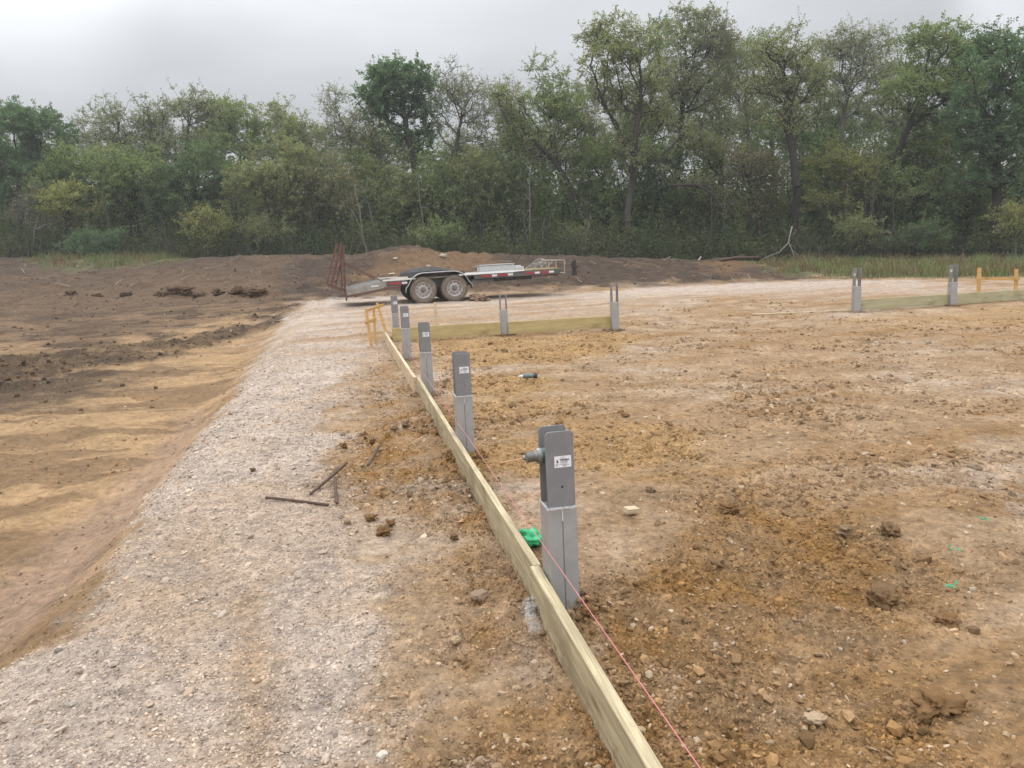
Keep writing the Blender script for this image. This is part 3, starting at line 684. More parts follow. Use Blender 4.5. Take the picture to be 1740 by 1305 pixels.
board('board', (9.86, 16.96), (15.5, 18.35), .235, .038, 'ptg', 'greenish treated board running out of the photo at the right below the batter board', 'treated boards set on edge', zb=.055, zb2=.05)
q0 = at_z(1278, 538); q1 = at_z(1442, 531)
board('timber_strip', q0, q1, .03, .06, 'pinepale', 'thin pale timber strip lying on the soil left of the right-hand posts', None, zb=.03, zb2=.03, cat='timber')

# ------------------------------------------------------------------ stakes / batter boards
def stake(mb, p, top, w, t, lean=(0, 0), rz=0):
    """pointed survey stake"""
    p = Vector(p); q = Vector(top); R = Matrix.Rotation(rz, 3, 'Z')
    L = (q - p)
    x = R @ Vector((w / 2, 0, 0)); y = R @ Vector((0, t / 2, 0))
    V = [p - x - y, p + x - y, p + x + y, p - x + y, q - x - y, q + x - y, q + x + y, q - x + y]
    mb.add(V, [(0, 1, 2, 3), (4, 7, 6, 5), (0, 4, 5, 1), (1, 5, 6, 2), (2, 6, 7, 3), (3, 7, 4, 0)])
t = empty('batter_board', (-2.52, 14.0, 0)); tag(t, 'small batter board of pine stakes left of the corner post, with a crosspiece', 'batter board')
def rel(p): return Vector(p) - Vector((-2.52, 14.0, 0))
k = MB(); stake(k, rel((-2.50, 13.72, -.06)), rel((-2.56, 13.75, .69)), .045, .035); k.build('stake', 'pine', t)
k = MB(); stake(k, rel((-2.50, 14.12, -.06)), rel((-2.49, 14.14, .69)), .04, .035); k.build('stake', 'pine', t)
k = MB(); k.bar(rel((-2.585, 13.76, .435)), rel((-2.46, 14.14, .47)), .024, .06); k.build('crosspiece', 'pine', t)
k = MB(); k.bar(rel((-2.56, 13.74, .655)), rel((-2.36, 14.5, .70)), .022, .05); k.build('top_rail', 'pine', t)
ls = MB(); stake(ls, (0, 0, -.03), (-.19, .1, .74), .05, .03); o = ls.build('pine_stake', 'pine'); o.location = (-2.30, 14.45, 0); tag(o, 'leaning orange pine stake propped against the far end of the long board', 'stake')
ls = MB(); stake(ls, (0, 0, -.05), (0.01, 0, .68), .05, .03); o = ls.build('survey_stake', 'pinepale'); o.location = (-1.44, 14.95, 0); tag(o, 'single upright pale stake behind the yellow board under the trailer wheel', 'stake')
bb = empty('batter_board', (11.9, 19.3, .05)); tag(bb, 'H shaped pine batter board of two stakes and a rail behind the right-hand board', 'batter board')
ypp = 19.0
pa = at_depth(1664, 455, ypp); pbx = at_depth(1727, 457, ypp + .25); ra = at_depth(1659, 473, ypp - .03); rb = at_depth(1733, 474, ypp + .22)
def rel2(p): return Vector(p) - Vector((11.9, 19.3, .05))
for q in (pa, pbx):
    k = MB(); stake(k, rel2((q[0] + .03, q[1], 0)), rel2(q), .085, .04); k.build('stake', 'pine', bb)
k = MB(); k.bar(rel2(ra), rel2(rb), .024, .075); k.build('rail', 'pine', bb)

# ------------------------------------------------------------------ strings
def string(name, pts, r, mat, label, sag=.0):
    cu = bpy.data.curves.new(name, 'CURVE'); cu.dimensions = '3D'; cu.bevel_depth = r; cu.bevel_resolution = 1
    s = cu.splines.new('POLY'); s.points.add(len(pts) - 1)
    for q, p in zip(s.points, pts): q.co = (*p, 1)
    t0 = bpy.data.objects.new('tmp', cu); col.objects.link(t0); dg = bpy.context.evaluated_depsgraph_get(); me = bpy.data.meshes.new_from_object(t0.evaluated_get(dg)); bpy.data.objects.remove(t0)
    me.materials.clear(); o = link(name, me, mat); tag(o, label, 'string'); return o
sp_ = []
n0, n1_ = A0 + U * -2.9 + NL * .085, A0 + U * 12.1 + NL * .05
for i in range(41):
    f = i / 40; p = n0 * (1 - f) + n1_ * f; zz = .412 * (1 - f) + .245 * f - .02 * math.sin(PI * f)
    sp_.append((p[0], p[1], zz))
string('mason_string', sp_, .0017, 'string', 'taut pink mason string stretched along the row of posts')
string('mason_string', [(-2.43, 14.42, .48), (-2.27, 14.6, .475), (-1.44, 14.9, .50), (-.6, 14.95, .50)], .0025, 'string_w', 'pale string tied between the leaning pine stake and the upright stake')

# ------------------------------------------------------------------ drill in the nearest bracket
g = at_z(952, 1050); g = g - NL * .028 + U * .068
dr = empty('cordless_drill', (g[0], g[1], .505), rzA); tag(dr, 'grey cordless drill standing between the steel plates of the nearest post, chuck pointing left', 'drill')
k = MB(); k.lathe([(0, .0), (.030, 0), (.034, .012), (.034, .085), (.028, .10), (0, .10)], (-.075, 0, .222), (1, .0, 0), 20); k.box((.005, 0, .15), (.045, .038, .12)); k.build('drill_body', 'toolgreen', dr, smooth='auto')
k = MB(); k.box((.012, 0, .035), (.105, .07, .065)); k.build('battery', 'toolblack', dr, bevel=.006)
pr = [(.0, -.064), (.009, -.064), (.011, -.056), (.018, -.050)]
for q in range(6): pr += [(.024, -.048 + q * .006), (.022, -.045 + q * .006)]
pr += [(.026, -.010), (.026, 0), (.0, 0)]
k = MB().lathe(pr, (-.092, 0, .222), (1, .03, .06), 24); k.build('chuck', 'chuck', dr, smooth='auto')
k = MB().lathe([(0, -.016), (.030, -.016), (.034, -.010), (.034, .004), (0, .006)], (-.078, 0, .222), (1, .02, .03), 24); k.build('clutch_collar', 'chuck', dr, smooth='auto')
k = MB().tube([(-.153, -.001, .216), (-.255, -.004, .207)], [.003, .0022], 8); k.build('drill_bit', 'brass', dr)
k = MB().tube([(-.012 - .030 * math.sin(PI * i / 12), -.045, .035 + .085 * i / 12) for i in range(13)], .0035, 8); k.build('wrist_strap', 'wire', dr)

def backfill():
    V = []; Fs = []; C = []
    for hx, hy, _ in HEAPS:
        n = 150; a = RNG.uniform(0, 2 * PI, n); r = .085 + np.abs(RNG.normal(0, .07, n)); x = hx + r * np.cos(a); y = hy + r * np.sin(a)
        Mx = masks(x, y); z = hfull(x, y, Mx) + np.clip(.035 - .2 * (r - .09), 0, .035); s_ = RNG.uniform(.010, .034, n)
        Pn = ICO[None] * (1 + RNG.uniform(-.35, .35, (n, 12, 1))) * (s_ / 2)[:, None, None]; Pn = np.einsum('nij,nkj->nki', rand_rot(n, .8), Pn) + np.stack([x, y, z], 1)[:, None, :]
        Fs.append((ICOF[None] + (np.arange(n) * 12)[:, None, None] + sum(len(v) for v in V)).reshape(-1, 3)); V.append(Pn.reshape(-1, 3)); C.append(np.repeat(gcol(x, y, Mx) * RNG.uniform(.55, 1.0, (n, 1)), 12, 0))
    o = np_mesh('backfill', np.concatenate(V), np.concatenate(Fs), 'stone', np.concatenate(C)); tag(o, 'crumbled backfill soil heaped round the feet of the posts', 'backfill', kind='stuff')
backfill()
# ------------------------------------------------------------------ small things on the ground
def lump(name, loc, r, mat, label, cat, seed, sq=(1, 1, .7), sub=3, amp=.35, colr=None, group=None, freq=3.0):
    bm = bmesh.new(); bmesh.ops.create_icosphere(bm, subdivisions=sub, radius=1)
    D3 = np.array([v.co.normalized()[:] for v in bm.verts]); q = D3 * freq * .42 + seed * np.array([3.1, 1.7, 2.3])
    nn = (fbm(q[:, 0], q[:, 1], seed, 4, .55) + fbm(q[:, 1] + 9, q[:, 2], seed + 1, 4, .55) + fbm(q[:, 2] + 5, q[:, 0] - 7, seed + 2, 4, .55)) * .8 + .22 * clods(q[:, 0] * 2.2 + q[:, 2], q[:, 1] * 2.2 - q[:, 2], seed)
    for v, d, n in zip(bm.verts, D3, nn):
        v.co = Vector((d[0] * sq[0], d[1] * sq[1], d[2] * sq[2])) * r * max(.35, 1 + amp * float(n))
    me = bpy.data.meshes.new(name); bm.to_mesh(me); bm.free()
    for p in me.polygons: p.use_smooth = True
    if colr is not None:
        a = me.attributes.new('Col', 'FLOAT_COLOR', 'POINT'); cc = np.ones((len(me.vertices), 4), np.float32); cc[:, :3] = colr; a.data.foreach_set('color', cc.ravel())
    o = link(name, me, mat); o.location = loc; o.rotation_euler = (0, 0, seed); tag(o, label, cat, group); return o
o = lump('green_bag', (0.07, 3.98, .05), .064, 'green_plastic', 'crumpled bright green plastic bag on the ground behind the nearest post', 'plastic bag', 5, (1.2, .9, .8), 4, .28, freq=3.4)
def rod(a, b, r, label, seed):
    a = Vector(a); b = Vector(b); L = (b - a).length; k = MB(); n = int(L / .012)
    P_ = []; R_ = []
    for i in range(n + 1):
        P_.append((-L / 2 + L * i / n, .004 * math.sin(i * .05 + seed), .003 * math.sin(i * .08 + seed))); R_.append(r * .82 * (1.12 if i % 2 else .92))
    k.tube(P_, R_, 8); o = k.build('rebar_rod', 'rebar', smooth=True); o.location = (a + b) / 2; d = (b - a).normalized()
    o.rotation_euler = d.to_track_quat('X', 'Z').to_euler(); tag(o, label, 'rebar', 'short rusty rebar offcuts on the gravel'); return o
rod((-1.69, 4.96, .028), (-1.23, 4.79, .022), .0115, 'dark rebar offcut lying alone crosswise on the clean gravel, leftmost of the four', 1)
rod((-1.40, 5.02, .022), (-1.27, 5.58, .085), .0125, 'rusty rebar offcut lying diagonally over the brown soil, its far end crossing another rod', 2)
rod((-1.30, 5.32, .045), (-1.17, 4.80, .026), .012, 'rusty rebar offcut pointing straight toward the camera at the patch edge', 3)
p0 = at_z(625, 795); p1 = at_z(644, 766)
rod((p0[0], p0[1], .022), (p1[0], p1[1], .035), .013, 'rusty rebar offcut half buried in the brown soil, farthest from the camera', 4)
k = MB().box((0, 0, 0), (.085, .05, .03)); o = k.build('wood_block', 'pinepale', bevel=.002); o.location = (.69, 4.43, .03); o.rotation_euler = (.1, .12, .5); tag(o, 'small pale wood offcut on the soil right of the nearest post', 'wood offcut')
# hand tool by the third post
x, y = G(898, 643)
td = empty('marker_can', (x, y, .03), .05); tag(td, 'small grey and dark spray can lying on the soil beyond the second post', 'spray can')
k = MB().lathe([(0, -.07), (.028, -.07), (.030, -.064), (.030, .06), (.026, .068), (0, .07)], (0, 0, 0), (1, 0, 0), 16); k.build('can', 'can_teal', td, smooth='auto')
k = MB().lathe([(0, 0), (.033, 0), (.033, .045), (0, .047)], (.07, 0, .0), (1, 0, -.1), 14); k.build('cap', 'toolblack', td, smooth='auto')
k = MB().lathe([(0, -.06), (.008, -.06), (.024, 0), (0, 0)], (-.07, 0, 0), (1, 0, 0), 12); k.build('nozzle', 'whitewood', td, smooth='auto')
def scrap(px, py, s, label, seed, n=3):
    x, y = G(px, py); k = MB(); rnd = random.Random(seed)
    for i in range(n):
        c = Vector((rnd.uniform(-s, s), rnd.uniform(-s, s) * .7, rnd.uniform(.0, .01))); R = Matrix.Rotation(rnd.uniform(0, 6), 3, 'Z') @ Matrix.Rotation(rnd.uniform(-.6, .6), 3, 'X')
        w = s * rnd.uniform(.5, .9); V = [c + R @ Vector(q) for q in ((-w, -w * .4, 0), (0, -w * .5, w * .5), (w, -w * .2, .002), (w * .8, w * .5, 0), (0, w * .4, w * .45), (-w, w * .3, .002))]
        k.add(V, [(0, 1, 4, 5), (1, 2, 3, 4)])
    o = k.build('plastic_scrap', 'green_bit'); o.location = (x, y, gz(x, y) + .02); md = o.modifiers.new('thick', 'SOLIDIFY'); md.thickness = .002
    tag(o, label, 'plastic scrap', 'mint green film scraps on the right')
scrap(1670, 889, .022, 'green film scrap farthest from the camera near the right edge', 1)
scrap(1611, 935, .016, 'smaller green film scrap of the close pair in the middle', 2, 2)
scrap(1623, 942, .024, 'brighter right-hand green film scrap of the close pair', 3)
scrap(1617, 1002, .026, 'green film scrap nearest the camera among those on the right', 4)
# larger clods one can point at
BR = (.185, .105, .046); BG = (.22, .15, .09); DK = (.16, .096, .048)
for i, (px, py, r, c, lb) in enumerate([
    (652, 905, .050, BR, 'large brown clod on the gravel below the brown patch, biggest of its cluster'),
    (630, 882, .038, BR, 'brown clod touching the lower edge of the brown soil patch'),
    (664, 890, .034, BR, 'small upright brown clod just above the biggest one of its cluster'),
    (690, 722, .046, BG, 'rounded grey-brown clod near the long board, above the other loose ones'),
    (669, 729, .038, BG, 'flat grey-brown clod left of the rounded one near the long board'),
    (634, 748, .040, BG, 'grey stony clod on the pale gravel between two darker ones'),
    (583, 760, .045, BR, 'brown clod at the upper left corner of the brown patch'),
    (772, 914, .030, DK, 'small dark lone clod between the brown patch and the long board'),
    (590, 890, .026, BG, 'small grey clod alone on the gravel below the rebar'),
    (430, 800, .024, DK, 'small dark clod alone on the gravel above the dark rebar'),
    (817, 1015, .050, (.27, .19, .13), 'elongated tan stone left of the joint in the grade board'),
    (1062, 708, .045, BR, 'brown clod on the pad right of the second post'),
    (1105, 835, .036, BG, 'grey-brown clod on the pad beyond the wood offcut'),
    (1240, 868, .060, BR, 'brown clod at the top left of the big brown patch on the right'),
    (1510, 905, .060, DK, 'dark clod at the top right of the big brown patch'),
    (1500, 1022, .070, DK, 'dark torn clod in the middle right of the big brown patch'),
    (1590, 1205, .075, BR, 'broad brown slab of clay in the lower right corner area'),
    (1610, 1060, .050, BR, 'brown clod on the right rim of the big brown patch'),
    (1435, 905, .045, BG, 'squat clod left of the dark one at the top of the brown patch'),
    (1385, 1225, .040, (.38, .28, .18), 'pale tan stone in the foreground right of the pink string'),
    (650, 1285, .022, (.55, .50, .42), 'white limestone lump at the bottom edge of the photo'),
    (775, 1090, .028, (.38, .28, .17), 'yellowish stone in the clay left of the near board')]):
    x, y = G(px, py)
    lump('dirt_clod' if i not in (10, 19, 20, 21) else 'stone', (x, y, gz(x, y) + r * .22), r * .72, 'stone', lb, 'clod' if i not in (10, 19, 20, 21) else 'stone', i + 3, (1.25, .9, .62) if i % 3 else (1, 1, .8), 4, .6 if i not in (10, 19, 20, 21) else .22, c, 'larger loose clods', freq=4.2)
for i, (px, py, r) in enumerate([(122, 503, .30), (165, 505, .16), (215, 503, .2), (272, 504, .25), (305, 500, .42), (338, 505, .2), (370, 502, .30), (408, 502, .38), (440, 502, .30)]):
    x, y = G(px, py)
    lump('dirt_mound', (x, y, gz(x, y) + r * .22), r * .70, 'stone', ['long low dark mound farthest left in the row across the field', 'small dark lump second from the left in the mound row', 'low dark mound third from the left in the mound row', 'dark mound left of the tallest one in the field row', 'tallest dark mound in the row across the left field', 'smallest lump just right of the tallest mound', 'dark mound midway between the tallest mound and the gravel', 'wide dark mound second from the gravel in the field row', 'dark mound nearest the gravel end of the field row'][i], 'mound', i + 40, (1.6, .9, .75), 4, .45, (.095, .06, .036), 'dark soil mounds pushed up in a row across the field', freq=6)
# pale rocks on the spoil bank
for i, (px, py, r, lb) in enumerate([(753, 438, .16, 'pale rock on the crest of the spoil bank'), (728, 455, .10, 'pale flat rock on the bank above the near fender'), (666, 468, .10, 'pale rock low on the bank left of the fenders'), (672, 441, .09, 'small pale rock on the tan slope left of the crest')]):
    x, y = G(px, py)
    lump('rock', (x, y, gz(x, y) + r * .5), r, 'stone', lb, 'rock', i + 70, (1.2, .9, .55), 2, .5, (.42, .36, .29), 'pale rocks on the spoil bank')

# ------------------------------------------------------------------ trailer
TR = empty('equipment_trailer', (-2.08, 23.15, .17), rad(15)); TR.rotation_euler = (0, rad(-1.0), rad(15))
tag(TR, 'muddy twin-axle equipment trailer with raised rust-red ramps at its left end', 'trailer')
WT = 2.15; TYR = .40
def wheel(x, y, out):
    w = empty('wheel', (x, y, TYR)); w.parent = TR; s = out
    hw = .115
    prof = [(.235, -hw * .80), (.27, -hw), (.34, -hw * 1.04), (.375, -hw * .92), (.395, -hw * .6), (.40, -hw * .35), (.393, -hw * .3), (.393, -hw * .22), (.40, -hw * .18), (.40, hw * .18), (.393, hw * .22), (.393, hw * .3), (.40, hw * .35), (.395, hw * .6), (.375, hw * .92), (.34, hw * 1.04), (.27, hw), (.235, hw * .80)]
    k = MB().lathe(prof, (0, 0, 0), (0, 1, 0), 48)
    for i in range(44):
        a = 2 * PI * i / 44
        for yy in (-.075, .075): k.box((math.cos(a) * .394, yy, math.sin(a) * .394), (.022, .055, .03), Matrix.Rotation(-a, 3, 'Y'))
    k.build('tyre', 'tyre', w, smooth='auto')
    f = s
    prof = [(.240, f * -.085), (.247, f * .095), (.238, f * .100), (.222, f * .094), (.212, f * .045), (.195, f * .030), (.150, f * .048), (.095, f * .052), (.085, f * .03), (.0, f * .03)]
    k = MB().lathe(prof, (0, 0, 0), (0, 1, 0), 40); k.build('rim', 'rim', w, smooth='auto')
    k = MB()
    for i in range(10):
        a = 2 * PI * i / 10 + .2; k.lathe([(0, .004), (.015, .004), (.015, -.002)], (math.cos(a) * .165, f * .046, math.sin(a) * .165), (0, f, 0), 10)
    k.build('rim_hole_discs', 'hole_shade', w)  # dark discs paint the shade of openings not cut through the rim
    k = MB().lathe([(0, .075), (.03, .073), (.042, .055), (.048, 0)], (0, f * .03, 0), (0, f, 0), 16)
    for i in range(8):
        a = 2 * PI * i / 8; k.lathe([(0, .028), (.011, .026), (.011, 0)], (math.cos(a) * .068, f * .045, math.sin(a) * .068), (0, f, 0), 6)
    k.build('hub', 'chuck', w, smooth='auto')
for x in (-.475, .475):
    wheel(x, 0, -1); wheel(x, WT, 1)
def fender(y0, y1, lip):
    n = 12; R = .475; zc = .42; top = .90
    pts = [(-.475 - .53, .36), (-.475 - .515, .50)]
    for i in range(9):
        a = PI - .35 - i / 8 * (PI / 2 - .35); pts.append((-.44 + .50 * math.cos(a), .41 + .50 * math.sin(a)))
    for i in range(9):
        a = PI / 2 - i / 8 * (PI / 2 - .35); pts.append((.44 + .50 * math.cos(a), .41 + .50 * math.sin(a)))
    pts += [(.475 + .515, .50), (.475 + .55, .36)]
    k = MB(); V = []; Fs = []
    for (x, z) in pts: V += [(x, y0, z), (x, y1, z)]
    for i in range(len(pts) - 1): Fs.append((2 * i, 2 * i + 2, 2 * i + 3, 2 * i + 1))
    k.add(V, Fs); o = k.build('fender', 'fender', TR, smooth=True); md = o.modifiers.new('thick', 'SOLIDIFY'); md.thickness = .006
    k = MB(); k.tube([(x, lip, z) for x, z in pts], .014, 6); k.build('rolled_edge', 'fender_edge', o, smooth=True)
    # inner skirt
    return o
fender(-.17, .15, -.17); fender(WT - .15, WT + .17, WT + .17)
# inner side plates behind the wheels
for y in (.16, WT - .16):
    k = MB(); k.box((0, y, .70), (1.75, .008, .38)); k.box((0, y, .50), (2.0, .05, .10)); k.build('wheel_well_plate', 'black_frame', TR)
k = MB(); V = [(.95 * math.cos(a) * (1 if abs(math.cos(a)) < .8 else 1), WT + .0, .62 + .42 * math.sin(a) ** .6) for a in [PI * i / 14 for i in range(15)]]
n_ = len(V); V2 = [(x, y + .012, z) for x, y, z in V]; k.add(V + V2, [tuple(range(n_)), tuple(reversed(range(n_, 2 * n_)))] + [(i, i + 1, n_ + i + 1, n_ + i) for i in range(n_ - 1)]); k.build('fender_skirt', 'fender', TR)
for x in (-.475, .475): k = MB(); k.tube([(x, .05, .38), (x, WT - .05, .38)], .035, 8); k.build('axle', 'black_frame', TR)
# main side beams: right (front) part and left part
k = MB()
for y in (-.10, WT + .10):
    k.box((2.45, y, .70), (2.75, .06, .16))
    k.box((-1.25, y, .67), (.62, .06, .15))
for y in (.25, WT - .25): k.box((1.2, y, .56), (3.6, .05, .12))
k.box((3.83, WT / 2, .70), (.08, WT + .2, .16))
for i in range(9): k.box((1.15 + i * .32, WT / 2, .60), (.05, WT, .08))
k.box((1.35, -.06, .56), (.7, .05, .10))
k.build('chassis', 'black_frame', TR, bevel=.006)
# deck
k = MB()
for i in range(13):
    yy = .02 + (i + .5) * (WT - .04) / 13; k.box((1.25, yy, .755), (5.1, (WT - .04) / 13 - .008, .045))
k.build('deck', 'deckwood', TR)
for y in (-.115, WT + .115):
    k = MB(); k.box((-1.17, y, .762), (.95, .05, .05)); k.build('rub_rail', 'whitewood', TR)
# dovetail sloping down at the rear
def slope_box(k, x0, z0, x1, z1, y, w, h):
    V = []
    for x, z in ((x0, z0), (x1, z1)):
        for yy in (y - w / 2, y + w / 2):
            V += [(x, yy, z), (x, yy, z - h if x == x1 or True else z)]
    k.add(V, [(0, 2, 3, 1), (4, 5, 7, 6), (0, 4, 6, 2), (1, 3, 7, 5), (0, 1, 5, 4), (2, 6, 7, 3)])
k = MB()
for y in (-.10, WT + .10): k = MB(); slope_box(k, -1.55, .765, -2.72, .56, y, .05, .20); k.build('dovetail_beam', 'dovetail', TR)
k = MB(); slope_box(k, -1.5, .755, -2.72, .55, WT / 2, WT, .04); k.build('dovetail_deck', 'black_frame', TR)
k = MB(); slope_box(k, -1.15, .60, -2.74, .40, -.10, .055, .06); slope_box(k, -1.15, .60, -2.74, .40, WT + .1, .055, .06); k.box((-2.76, WT / 2, .42), (.07, WT + .3, .10)); k.box((-1.22, -.10, .55), (.05, .05, .16)); k.box((-1.6, -.1, .53), (.05, .05, .12)); k.build('tail_frame', 'rust', TR)
k = MB(); k.box((-1.30, -.134, .66), (.36, .006, .06)); k.build('reflector_strip', 'red', TR)
k = MB(); k.box((-1.02, -.134, .66), (.16, .006, .05)); k.box((-1.9, -.13, .62), (.22, .006, .04)); k.build('reflector_strip', 'white', TR)
for x0, x1, c in ((1.30, 1.62, 'red'), (1.64, 1.80, 'white'), (1.82, 2.12, 'red'), (2.14, 2.30, 'white'), (2.72, 2.98, 'red'), (3.00, 3.16, 'white'), (3.18, 3.44, 'red'), (3.46, 3.62, 'white')):
    k = MB(); k.box(((x0 + x1) / 2, -.134, .70), (x1 - x0, .006, .06)); k.build('reflector_strip', c, TR)
k = MB(); k.bar((2.9, -.09, .61), (3.8, -.06, .60), .05, .05); k.build('lower_rail', 'rust', TR)
# tongue, rack and jack at the front
k = MB()
k.bar((3.8, .55, .66), (4.35, WT / 2, .64), .06, .09); k.bar((3.8, WT - .55, .66), (4.35, WT / 2, .64), .06, .09); k.build('tongue', 'black_frame', TR)
k = MB()
for a, b in (((3.98, -.1, .62), (3.98, -.1, 1.03)), ((3.98, -.1, 1.03), (3.98, WT + .1, 1.03)), ((3.98, WT + .1, 1.03), (3.98, WT + .1, .62)), ((3.98, -.1, .64), (3.98, WT + .1, .64)), ((3.98, -.1, 1.03), (3.3, -.02, 1.06)), ((3.98, -.1, .64), (3.75, -.1, .66)), ((3.98, .7, .64), (3.98, .7, 1.03)), ((3.98, 1.45, .64), (3.98, 1.45, 1.03))): k.tube([a, b], .014, 6)
k.build('front_rail', 'rackgrey', TR)
# ramps, folded upright at the tail
def ramp(y, xb, xt, w, zt=1.92, zb=.52):
    r = empty('ramp', (0, 0, 0)); r.parent = TR
    k = MB()
    for yy in (y, y + w): k.bar((xb, yy, zb), (xt, yy, zt), .04, .045, up=(0, 1, 0)); 
    for yy in (y, y + w): k.bar((xb + .11, yy, zb - .05), (xt + .09, yy, zt - .10), .03, .035, up=(0, 1, 0))
    k.build('ramp_frame', 'rust', r)
    k = MB(); n = 6
    for i in range(n):
        f = (i + .5) / n; k.bar((xb + (xt - xb) * f, y, zb + (zt - zb) * f), (xb + (xt - xb) * f, y + w, zb + (zt - zb) * f), .02, .025)
        k.bar((xb + (xt - xb) * f, y + w / 2, zb + (zt - zb) * f), (xb + .1 + (xt - xb) * f, y + w / 2, zb - .05 + (zt - zb) * f), .02, .02)
    k.build('ramp_rungs', 'rust', r); return r
ramp(0, -3.24, -2.84, .40, 1.90, .76); ramp(WT - .40, -3.02, -2.62, .40, 1.95, .70)
for y0 in (.02, WT - .45):
  k = MB()
  for y in (y0, y0 + .43): k.bar((-2.74, y, .46), (-2.66, y, 1.86), .032, .035, up=(0, 1, 0))
  if 1:
    for i in range(6): k.bar((-2.78 - .0 * i, y0, .6 + i * .2), (-2.74, y0 + .43, .6 + i * .2), .04, .02)
    k.bar((-3.22, y0, .74), (-2.74, y0, .50), .04, .06); k.bar((-3.0, y0, .62), (-2.72, y0, .52), .02, .03)
  k.build('ramp_stand', 'rust', TR)
for y in (-.02, WT + .02):
    k = MB(); k.bar((-2.70, y, 1.36), (-1.62, y, .72), .03, .035, up=(0, 1, 0)); k.build('brace_arm', 'rust', TR)
k = MB(); k.box((-2.74, -.12, .36), (.05, .05, .22)); k.box((-2.86, -.05, .40), (.22, .1, .06)); k.build('tail_bracket', 'black_frame', TR)
# load on the deck: things of their own, placed in the trailer's frame
bpy.context.view_layer.update()
TM = TR.matrix_world.copy()
def on_trailer(o, loc, rz=0.0):
    o.matrix_world = TM @ Matrix.Translation(loc) @ Matrix.Rotation(rz, 4, 'Z'); return o
k = MB(); k.box((0, 0, .012), (2.05, .22, .024)); k.box((0, -.11, .0), (2.05, .012, .05)); o = k.build('metal_sheet', 'sheet', bevel=.003); on_trailer(o, (1.65, -.02, .785), rad(.5)); tag(o, 'long bright white metal strip lying along the near edge of the trailer deck', 'metal sheet')
k = MB(); k.box((0, 0, .02), (1.25, .14, .04)); o = k.build('timber_plank', 'pty', bevel=.002); on_trailer(o, (3.12, -.02, .782), rad(1)); tag(o, 'yellow timber plank on the front deck edge right of the white metal strip', 'plank')
tb = empty('ribbed_box'); on_trailer(tb, (2.05, 1.0, .78)); tag(tb, 'long light grey ribbed metal box sitting on the trailer deck', 'box')
k = MB(); k.box((0, 0, .10), (1.12, .42, .20))
for i in range(9): k.box((-.5 + i * .125, -.215, .09), (.03, .012, .17))
k.build('box_body', 'box', tb, bevel=.006)
k = MB(); k.box((0, 0, .218), (1.16, .46, .025)); k.build('lid', 'galv', tb, bevel=.004)
fr = empty('metal_rack'); on_trailer(fr, (3.42, .9, .79)); tag(fr, 'folded pale metal rack lying on the front of the trailer deck', 'rack')
k = MB()
for y in (-.3, .3):
    for a, b in (((-.35, y, .0), (.12, y, .30)), ((.12, y, .30), (.22, y, 0)), ((-.30, y, .0), (.22, y, 0)), ((-.2, y, .04), (.10, y, .22)), ((.22, y, .02), (.45, y, .26)), ((.1, y, .2), (.4, y, .14))): k.bar(a, b, .018, .022, up=(0, 1, 0))
for a, b in (((.12, -.3, .30), (.12, .3, .30)), ((-.35, -.3, .0), (-.35, .3, .0)), ((.22, -.3, 0), (.22, .3, 0)), ((-.1, -.3, .16), (-.1, .3, .16))): k.bar(a, b, .025, .03)
k.build('rack_frame', 'rackgrey', fr)
k = MB(); k.box((0, 0, .05), (.55, .3, .10)); k.box((.1, 0, .12), (.2, .2, .05)); o = k.build('deck_crate', 'box', bevel=.01); on_trailer(o, (2.75, 1.3, .78), .1); tag(o, 'low pale crate lying between the ribbed box and the metal rack', 'crate')
tm = lump('dirt_mound', (-.9, 23.2, .19), .30, 'stone', 'small heap of brown soil against the right trailer tyre', 'mound', 93, (1.9, .9, .5), 4, .4, (.20, .13, .085), freq=5)

# ------------------------------------------------------------------ vegetation
def tubes(E0, E1, R0, R1, n=5):
    E0 = np.asarray(E0); E1 = np.asarray(E1); d = E1 - E0; L = np.linalg.norm(d, axis=1, keepdims=True) + 1e-9; d = d / L
    ref = np.where(np.abs(d[:, 2:3]) > .9, np.array([[1., 0, 0]]), np.array([[0, 0, 1.]])); a = np.cross(d, ref); a /= np.linalg.norm(a, axis=1, keepdims=True); b = np.cross(d, a)
    th = np.arange(n) * 2 * PI / n; ring = a[:, None] * np.cos(th)[None, :, None] + b[:, None] * np.sin(th)[None, :, None]
    V = np.concatenate([E0[:, None] + ring * np.asarray(R0)[:, None, None], E1[:, None] + ring * np.asarray(R1)[:, None, None]], 1)
    m_ = len(E0); i = np.arange(m_)[:, None] * 2 * n; j = np.arange(n)[None]; j2 = (j + 1) % n
    Q = np.stack([i + j, i + j2, i + n + j2, i + n + j], -1).reshape(-1, 4)
    return V.reshape(-1, 3), Q
def leaves(Pc, size, rng, asp=.55):
    """one folded leaf spray of four corners per point"""
    n = len(Pc); a = rng.uniform(0, 2 * PI, n); el = rng.normal(-.15, .55, n)
    d = np.stack([np.cos(a) * np.cos(el), np.sin(a) * np.cos(el), np.sin(el)], 1)
    q = rng.normal(0, 1, (n, 3)); s = np.cross(d, q); s /= np.linalg.norm(s, axis=1, keepdims=True) + 1e-9
    s[:, 2] *= 1; L = size * rng.uniform(.6, 1.35, n)[:, None]
    nrm = np.cross(d, s)
    V = np.stack([Pc - d * L * .5, Pc + s * L * asp * .5 + nrm * L * .12, Pc + d * L * .5, Pc - s * L * asp * .5 + nrm * L * .12], 1).reshape(-1, 3)
    i = np.arange(n)[:, None] * 4
    T = np.concatenate([i + np.array([[0, 1, 2]]), i + np.array([[0, 2, 3]])], 0)
    return V, T
BARK = dict(dark=(.045, .039, .033), grey=(.11, .10, .085), pale=(.16, .145, .125), red=(.09, .065, .05))
LEAFK = 1.55
